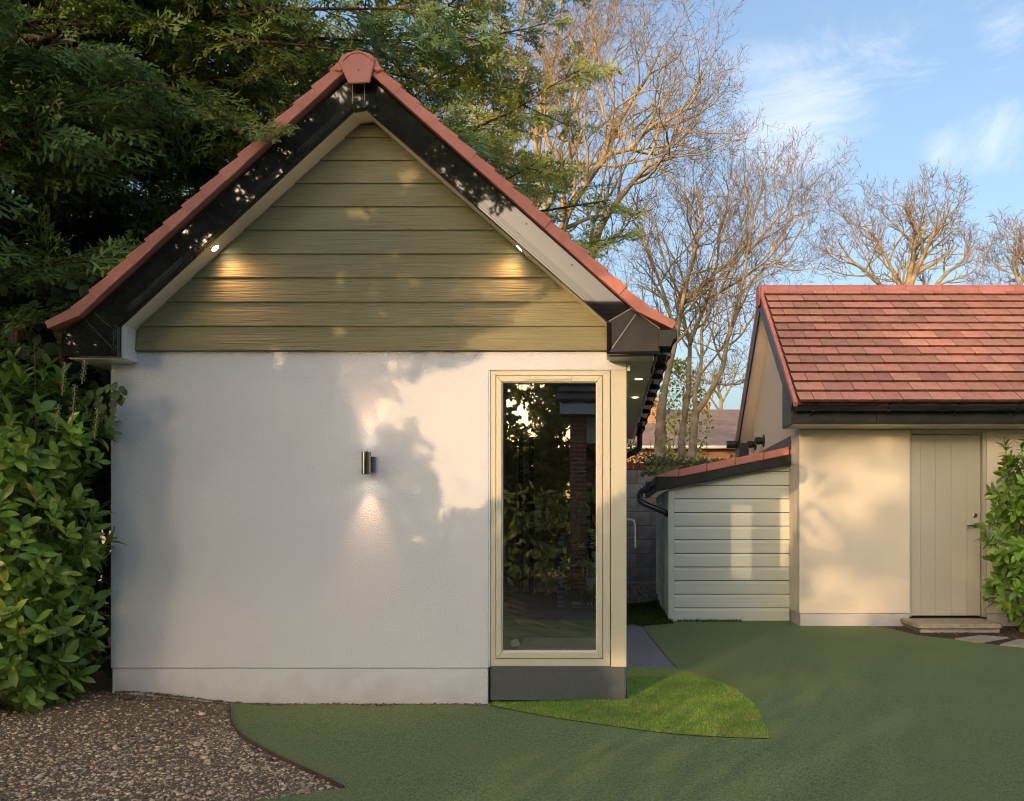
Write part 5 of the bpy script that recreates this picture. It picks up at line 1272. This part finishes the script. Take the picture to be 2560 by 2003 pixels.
bare_tree('bare_tree', 'bare tree forking low into two long stems, rightmost trunk over the wall', [
    (limb([(1740, 1031), (1736, 993), (1743, 955), (1755, 905), (1753, 832), (1763, 802), (1784, 758), (1850, 620), (1875, 510), (1860, 450)], 19.4, 19.8, 12), .062, .014),
    (limb([(1740, 1031), (1763, 1004), (1787, 958), (1810, 911), (1815, 864), (1825, 826), (1841, 797), (1852, 735), (1868, 640), (1880, 550), (1908, 475)], 19.4, 18.8, 12), .078, .016),
    (limb([(1852, 735), (1900, 680), (1960, 640), (2010, 560), (2020, 500)], 19, 18.6, 8), .04, .012),
    (limb([(1866, 640), (1930, 560), (1970, 520), (1982, 475)], 19, 19.5, 8), .04, .012),
    (limb([(1787, 958), (1850, 960), (1900, 900), (1930, 850)], 19.3, 20, 7), .025, .009)],
    P(1727, 1330, 19.4), 105, prm=lowp, trunk=([P(1724, 1340, 19.4), P(1727, 1157, 19.4), P(1734, 1080, 19.4), P(1740, 1025, 19.4)], [.11, .098, .105, .078]))
gC = 26.0
rp_ = dict(len=[1.5, .8, .42, .2], n=[10, 6.4, 5, 2.4], rmin=.0052)
bare_tree('bare_tree', 'round crowned bare tree rising behind the middle of the tiled roof', [
    (limb(D((1922, 760), (1935, 612), (1945, 560), (1950, 490), (1930, 440)), gC, gC, 9), .16, .03),
    (limb(D((1930, 640), (1900, 570), (1870, 515), (1840, 475)), gC, gC+1, 8), .09, .02),
    (limb(D((1936, 620), (1970, 540), (1990, 500), (2000, 450)), gC, gC-1, 8), .10, .02),
    (limb(D((1960, 660), (2010, 590), (2050, 560), (2085, 520)), gC, gC+.6, 8), .09, .02),
    (limb(D((1915, 650), (1860, 590), (1820, 560), (1790, 520)), gC, gC-.6, 8), .08, .02)],
    P(1922*1.1727, 1345, gC), 106, prm=rp_, group='bare trees behind the tiled roof', trunk=(limb(D((1920, 1150), (1920, 950), (1922, 755)), gC, gC, 4), [.25, .22, .2, .17]))
bare_tree('bare_tree', 'bare tree cut off by the right edge above the tiled roof', [
    (limb(D((2215, 800), (2200, 640), (2195, 560), (2200, 500)), gC+1, gC+1, 8), .14, .03),
    (limb(D((2205, 700), (2170, 600), (2160, 560), (2165, 530)), gC+1, gC, 8), .08, .02),
    (limb(D((2205, 720), (2150, 640), (2110, 610)), gC+1, gC+1.6, 7), .06, .016)],
    P(2215*1.1727, 1345, gC+1), 107, prm=dict(rp_, n=[9, 6.4, 5, 2.4]), group='bare trees behind the tiled roof', trunk=(limb(D((2215, 1150), (2215, 950), (2215, 795)), gC+1, gC+1, 4), [.22, .2, .18, .15]))
far = dict(len=[1.6, .8, .45, .25], n=[9, 6, 4, 2], rmin=.009)
bare_tree('bare_tree', 'far pale bare tree standing low beyond the brick house roof', [
    (limb([(1802, 1100), (1803, 1000), (1790, 960), (1780, 930)], 42, 42, 7), .12, .03), (limb([(1803, 1010), (1830, 960), (1845, 920)], 42, 42.5, 6), .07, .02),
    (limb([(1800, 1030), (1765, 980), (1740, 960)], 42, 41.5, 6), .06, .02)], P(1802, 1250, 42), 108, prm=far, group='bare trees beyond the far house')

# ================================================================ cypresses
def roofz(x): return 4.164+.10-(.89*(x+1.631) if x > -1.631 else -.93*(x+1.631))
def ok1(p):
    if p.x > -3.80 and p.x < .6 and 5.2 < p.y < 11.1 and p.z < roofz(p.x)+.04: return False
    if p.y < 5.6 and p.x > -3.9: return False
    if p.x > -.729*p.y-.15 and p.y < 4.6: return False
    return p.z > .6 and p.y > 3.0
r = random.Random(71)
brs = []
for i in range(104):
    h_ = 1.5+5.6*((i+r.random())/104); az = math.radians(r.choice([r.uniform(-38, 30), r.uniform(-38, 30), r.uniform(-60, 10)])); L = r.uniform(3.6, 6.2); brs.append((h_, az, L, r.uniform(-.10, .12)))
conifer('cypress', 'broad dark cypress overhanging the left slope of the red tiled roof', (-7.4, 8.2, 0), 9.5, brs, 72, ok1, SPR, .35, M['cyp'], 23, 5)
ot = empty('cypress_tip', (-3, 5.3, 3.2), None, None)
bpy.data.objects.remove(ot)
def ok2(p):
    if p.x > -3.80 and p.x < .6 and 5.2 < p.y < 11.1 and p.z < roofz(p.x)+.04: return False
    return p.z > 2.2 and p.y > 10.2
brs = []
for i in range(54):
    h_ = 2.8+6.4*(i+r.random())/54; az = math.radians(r.choice([r.uniform(-60, 40), r.uniform(-100, 60), r.uniform(120, 260)])); L = r.uniform(2.4, 4.1)*(1.05-.05*max(0, h_-5)); brs.append((h_, az, L, r.uniform(.02, .26)))
conifer('cypress', 'sunlit cypress behind the roof ridge, its level sprays reaching to the right', (-3.6, 13.0, 0), 11, brs, 73, ok2, SPR, .36, M['cyp2'], 15, 4)

# ---- evergreens behind the photographer: shade trees shaped around set sunlit patches, others mirrored in the window
def Z6(*pts): return [(250+x/1.837, 850+y/1.837) for x, y in pts]
LIT = [Z6((1837,50),(1700,92),(1640,120),(1580,160),(1505,165),(1478,200),(1500,290),(1470,345),(1475,400),(1490,460),(1545,520),(1540,590),(1580,650),(1570,750),(1600,785),(1640,755),(1690,780),(1735,785),(1745,740),(1800,745),(1830,700))
       +[(1262,1262),(1400,1262),(1500,1270),(1570,1225),(1640,1060),(1720,960),(1720,700),(1540,740),(1470,720),(1400,735),(1330,775),(1260,815),(1190,850),(1120,880),(1180,878)],
       Z6((1340,185),(1400,172),(1462,180),(1475,250),(1462,330),(1400,360),(1370,392),(1290,400),(1275,370),(1300,340),(1280,265),(1325,262)), Z6((1420,455),(1480,470),(1490,500),(1440,505),(1418,485))]
DARK = [(1004, 997, 20), (1150, 1200, 17), (1155, 1182, 13), (1017, 1050, 12), (1300, 845, 15), (1200, 905, 14), (1170, 1010, 10)]
HOLES = [(1030, 447, 20), (920, 535, 26), (836, 567, 18), (1012, 706, 24), (850, 700, 11), (860, 815, 12), (690, 903, 18), (660, 905, 12), (1046, 1226, 10), (1150, 740, 12), (990, 918, 16), (1075, 1330, 8)]
def lit_uv(x, y, z):
    """where the sun ray through this point meets the front wall, in photograph pixels"""
    dlt = YW-y; X_ = x+.46*dlt; Z_ = z-.19*dlt
    return 1531+X_*F/YW, 1303-(Z_-H)*F/YW
def in_poly(u, v, poly):
    c = False; n = len(poly)
    for i in range(n):
        x0, y0 = poly[i]; x1, y1 = poly[(i+1) % n]
        if (y0 > v) != (y1 > v) and u < (x1-x0)*(v-y0)/(y1-y0)+x0: c = not c
    return c
def seg_dist(u, v, poly):
    best = 1e9; n = len(poly)
    for i in range(n):
        x0, y0 = poly[i]; x1, y1 = poly[(i+1) % n]; dx, dy = x1-x0, y1-y0; t = max(0, min(1, ((u-x0)*dx+(v-y0)*dy)/(dx*dx+dy*dy+1e-9)))
        best = min(best, math.hypot(u-x0-t*dx, v-y0-t*dy))
    return best
def lit_depth(p, dark=True):
    """how far (in photograph pixels on the front wall) the sun ray through p lands outside the sunlit patches; negative inside"""
    u, v = lit_uv(*p); best = 1e9
    for q in LIT:
        d = seg_dist(u, v, q); best = min(best, -d if in_poly(u, v, q) else d)
    for (a, b, R__) in HOLES: best = min(best, math.hypot(u-a, v-b)-R__)
    if dark:
        for (a, b, R__) in DARK: best = max(best, R__-math.hypot(u-a, v-b))
    return best
def shade_tree(label, c, wx, wy, z0, z1, n, seed, scale, keep, var, trunks=3):  # unseen evergreen; sprays left out so sun patches fall on the wall
    r = random.Random(seed); rt = empty('shade_evergreen', (c[0], c[1], 0), label, 'tree', 'evergreens behind the photographer')
    for k in range(trunks):
        x = c[0]+(k-(trunks-1)/2)*wx*.6; MB().tube([(x, c[1], -.1), (x+.05, c[1], z1*.5), (x, c[1], z1*.95)], [.12, .09, .02], 7).build('trunk', M['cypbark'], rt, 0, True)
    ml = []; tries = 0
    while len(ml) < n and tries < n*40:
        tries += 1
        x = c[0]+r.uniform(-wx, wx); y = c[1]+r.uniform(-wy, wy); z = z0+(z1-z0)*r.random()
        if z > z1-.7*abs(math.sin(x*1.7))-.4*abs(math.sin(x*4.3)): continue
        s = r.uniform(*scale); d = (rv(r)+Vector((0, -.0, -.15))).normalized()
        a = Vector((x, y, z)); b = a+d*s; m_ = a+d*s*.5
        if any(q.x > -.729*q.y-.25 and q.y > -.3 for q in (a, b)): continue
        if keep[1] and a.z > 4.2 and a.x > -2.9: continue
        if keep[1]:
            e_ = lit_depth(a)
            if -20 < e_ < 110 and s > .16: s *= .55; b = a+d*s; m_ = a+d*s*.5
        sd = d.cross(Vector((0, 0, 1))).normalized()*s*.3
        dep = min(lit_depth(q, keep[0] < 20) for q in (a, m_, b, m_+sd, m_-sd))
        if dep < keep[0]: continue
        if keep[1] and lit_depth(m_) > keep[1]*r.random()**.6: continue
        ml.append((tuple(a), tuple(d), tuple((rv(r)+Vector((0, -1.2, .3))).normalized()), s))
    V, Q = place(var, ml, r); o = bpy.data.objects.new('crown', npmesh('crown', V, Q, M['cyp'])); link(o, rt); tag(o, kind='stuff'); return rt
nt_ = shade_tree('unseen evergreen left of the photographer whose boughs cast the dappled edge on the white wall', (-3.0, 1.6), 1.5, 1.0, .7, 5.4, 4400, 81, (.12, .32), (-3, 230), SPRW, 0)
MB().tube([(-4.5, 1.0, -.1), (-4.45, 1.05, 2.5), (-4.5, 1.0, 6.2)], [.14, .1, .03], 8).build('trunk', M['cypbark'], nt_, 0, True)
for z_, x_ in ((1.4, -3.3), (2.2, -3.2), (4.2, -2.2), (4.8, -2.5), (5.3, -3.0)): MB().tube([(-4.48, 1.0, z_-.1), ((-4.48+x_)/2, 1.05, z_+.05), (x_, 1.0, z_)], [.03, .02, .008], 6).build('bough', M['cypbark'], nt_, 0, True)
rr_ = random.Random(83); ml = []  # extra sprays added to darken the left bargeboard's mirror image
while len(ml) < 1250:
    a_ = Vector((rr_.uniform(-6.0, -2.2), rr_.uniform(.4, 1.6), rr_.uniform(3.4, 6.5)))
    if a_.x > -3.0: continue
    if a_.z > 6.5-.5*abs(math.sin(a_.x*2.3)) or a_.x > -.729*a_.y-.4 or lit_depth(a_) < 60: continue
    ml.append((tuple(a_), tuple(rv(rr_)), tuple(rv(rr_)), rr_.uniform(.25, .42)))
V, Q = place(SPRF, ml, rr_); o = bpy.data.objects.new('crown_top', npmesh('crown_top', V, Q, M['cyp'])); link(o, nt_); tag(o, kind='stuff')
shade_tree('unseen row of evergreens behind the photographer that shades the white wall', (-9.3, -8.0), 2.6, .8, .1, 7.5, 3300, 82, (.5, .85), (80, 0), SPRF, 0)
for x_ in (-11.4, -10.4, -9.2): MB().tube([(x_, -8, -.1), (x_+.1, -8, 4), (x_, -8, 7.6)], [.16, .12, .03], 7).build('trunk', M['cypbark'], bpy.data.objects['shade_evergreen.001'], 0, True)
def backdrop_tree(label, c, wx, wy, z0, z1, n, seed, scale, sparse=None, tx=0):
    r = random.Random(seed); rt = empty('evergreen_tree', (c[0], c[1], 0), label, 'tree', 'evergreens behind the photographer')
    MB().tube([(c[0]+tx, c[1], -.1), (c[0]+tx, c[1], z1*.66), (c[0]+tx*.4, c[1], z1*.8), (c[0], c[1], z1*.9)], [.14, .1, .07, .03], 7).build('trunk', M['cypbark'], rt, 0, True)
    ml = []
    while len(ml) < n:
        a = Vector((c[0]+r.uniform(-wx, wx), c[1]+r.uniform(-wy, wy), z0+(z1-z0)*r.random()))
        if a.z > z1-.5*abs(math.sin(a.x*2.3)): continue
        if sparse and sparse(a) and r.random() < .8: continue
        if a.x > -.729*a.y-.4 and a.y > -.3: continue
        ml.append((tuple(a), tuple(rv(r)), tuple(rv(r)), r.uniform(*scale)))
    V, Q = place(SPRF, ml, r); o = bpy.data.objects.new('crown', npmesh('crown', V, Q, M['backdrop'])); link(o, rt); tag(o, kind='stuff'); return rt
backdrop_tree('evergreen behind the low hedge, mirrored in the upper half of the window', (-2.5, -7.8), 1.5, .8, .2, 5.8, 1100, 84, (.5, .8), lambda a: a.x < -1.7 and 3.0 < a.z < 4.9)
backdrop_tree('tall evergreen behind the photographer whose high crown shows in the glossy right bargeboard', (-3.3, -3.2), 1.5, .8, 6.4, 9.6, 420, 85, (.4, .7), None, -2.7)
r = random.Random(91)
hg = empty('low_hedge', (-1, -2.6, 0), 'clipped hedge behind the photographer, mirrored low in the window', 'hedge')
ml = []
for _ in range(2300):
    x = r.uniform(-9, 1.2); y = -2.6+r.uniform(-.45, .45); z = r.random()*1.75; ml.append(((x, y, z), tuple(rv(r)), tuple(rv(r)), r.uniform(.12, .2)))
V, Q = place(LEAF, ml, r); o = bpy.data.objects.new('leaves', npmesh('leaves', V, Q, M['backdrop'])); link(o, hg); tag(o, kind='stuff')
MB().tube([(-3, -2.6, 0), (-3, -2.6, 1.5)], .03, 6).build('stem', M['stem'], hg)
gt_ = empty('garden_tree', (-12.2, -26, 0), 'loose leafy tree far behind the photographer, softly shading the outbuilding', 'tree')
MB().tube([(-10.4, -26, -.1), (-10.5, -26, 5), (-11.6, -26.2, 9.5)], [.25, .2, .08], 8).build('trunk', M['bark'], gt_, 0, True)
ml = []
for k_ in range(70):
    c = Vector((r.uniform(-15.0, -13.3), r.uniform(-27.5, -24.5), r.uniform(9.0, 11.4))) if k_ > 44 else Vector((r.uniform(-13.6, -10.4), r.uniform(-27.5, -24.5), r.uniform(6.2, 11.2)))
    R__ = r.uniform(.35, .75)
    for _ in range(26): p = c+rv(r)*r.uniform(.1, R__); ml.append((tuple(p), tuple(rv(r)), tuple(rv(r)), r.uniform(.3, .5)))
V, Q = place(LEAF, ml, r); o = bpy.data.objects.new('crown', npmesh('crown', V, Q, M['laurel_mass'])); link(o, gt_); tag(o, kind='stuff')
# the one spray that hangs over the left bargeboard belongs to the big cypress
cyp = bpy.data.objects['cypress']
ml = []
for (u0, v0, u1, v1, s) in ((640, 330, 712, 300, .20), (690, 322, 745, 312, .15), (690, 322, 742, 335, .13), (640, 330, 690, 345, .18), (600, 318, 660, 320, .22), (620, 330, 672, 352, .15), (660, 318, 700, 298, .12)):
    a, b = Vector(P(u0, v0, 5.30)), Vector(P(u1, v1, 5.24)); ml.append((tuple(a), tuple((b-a).normalized()), (0, -.85, .5), s))
V, Q = place(SPR, ml, r); o = bpy.data.objects.new('hanging_tip', npmesh('hanging_tip', V, Q, M['cyp2'])); link(o, cyp); tag(o, kind='stuff')
MB().tube([P(585, 326, 5.40), P(640, 322, 5.33), P(690, 320, 5.29)], [.012, .008, .003], 6).build('bough', M['cypbark'], cyp, 0, True)
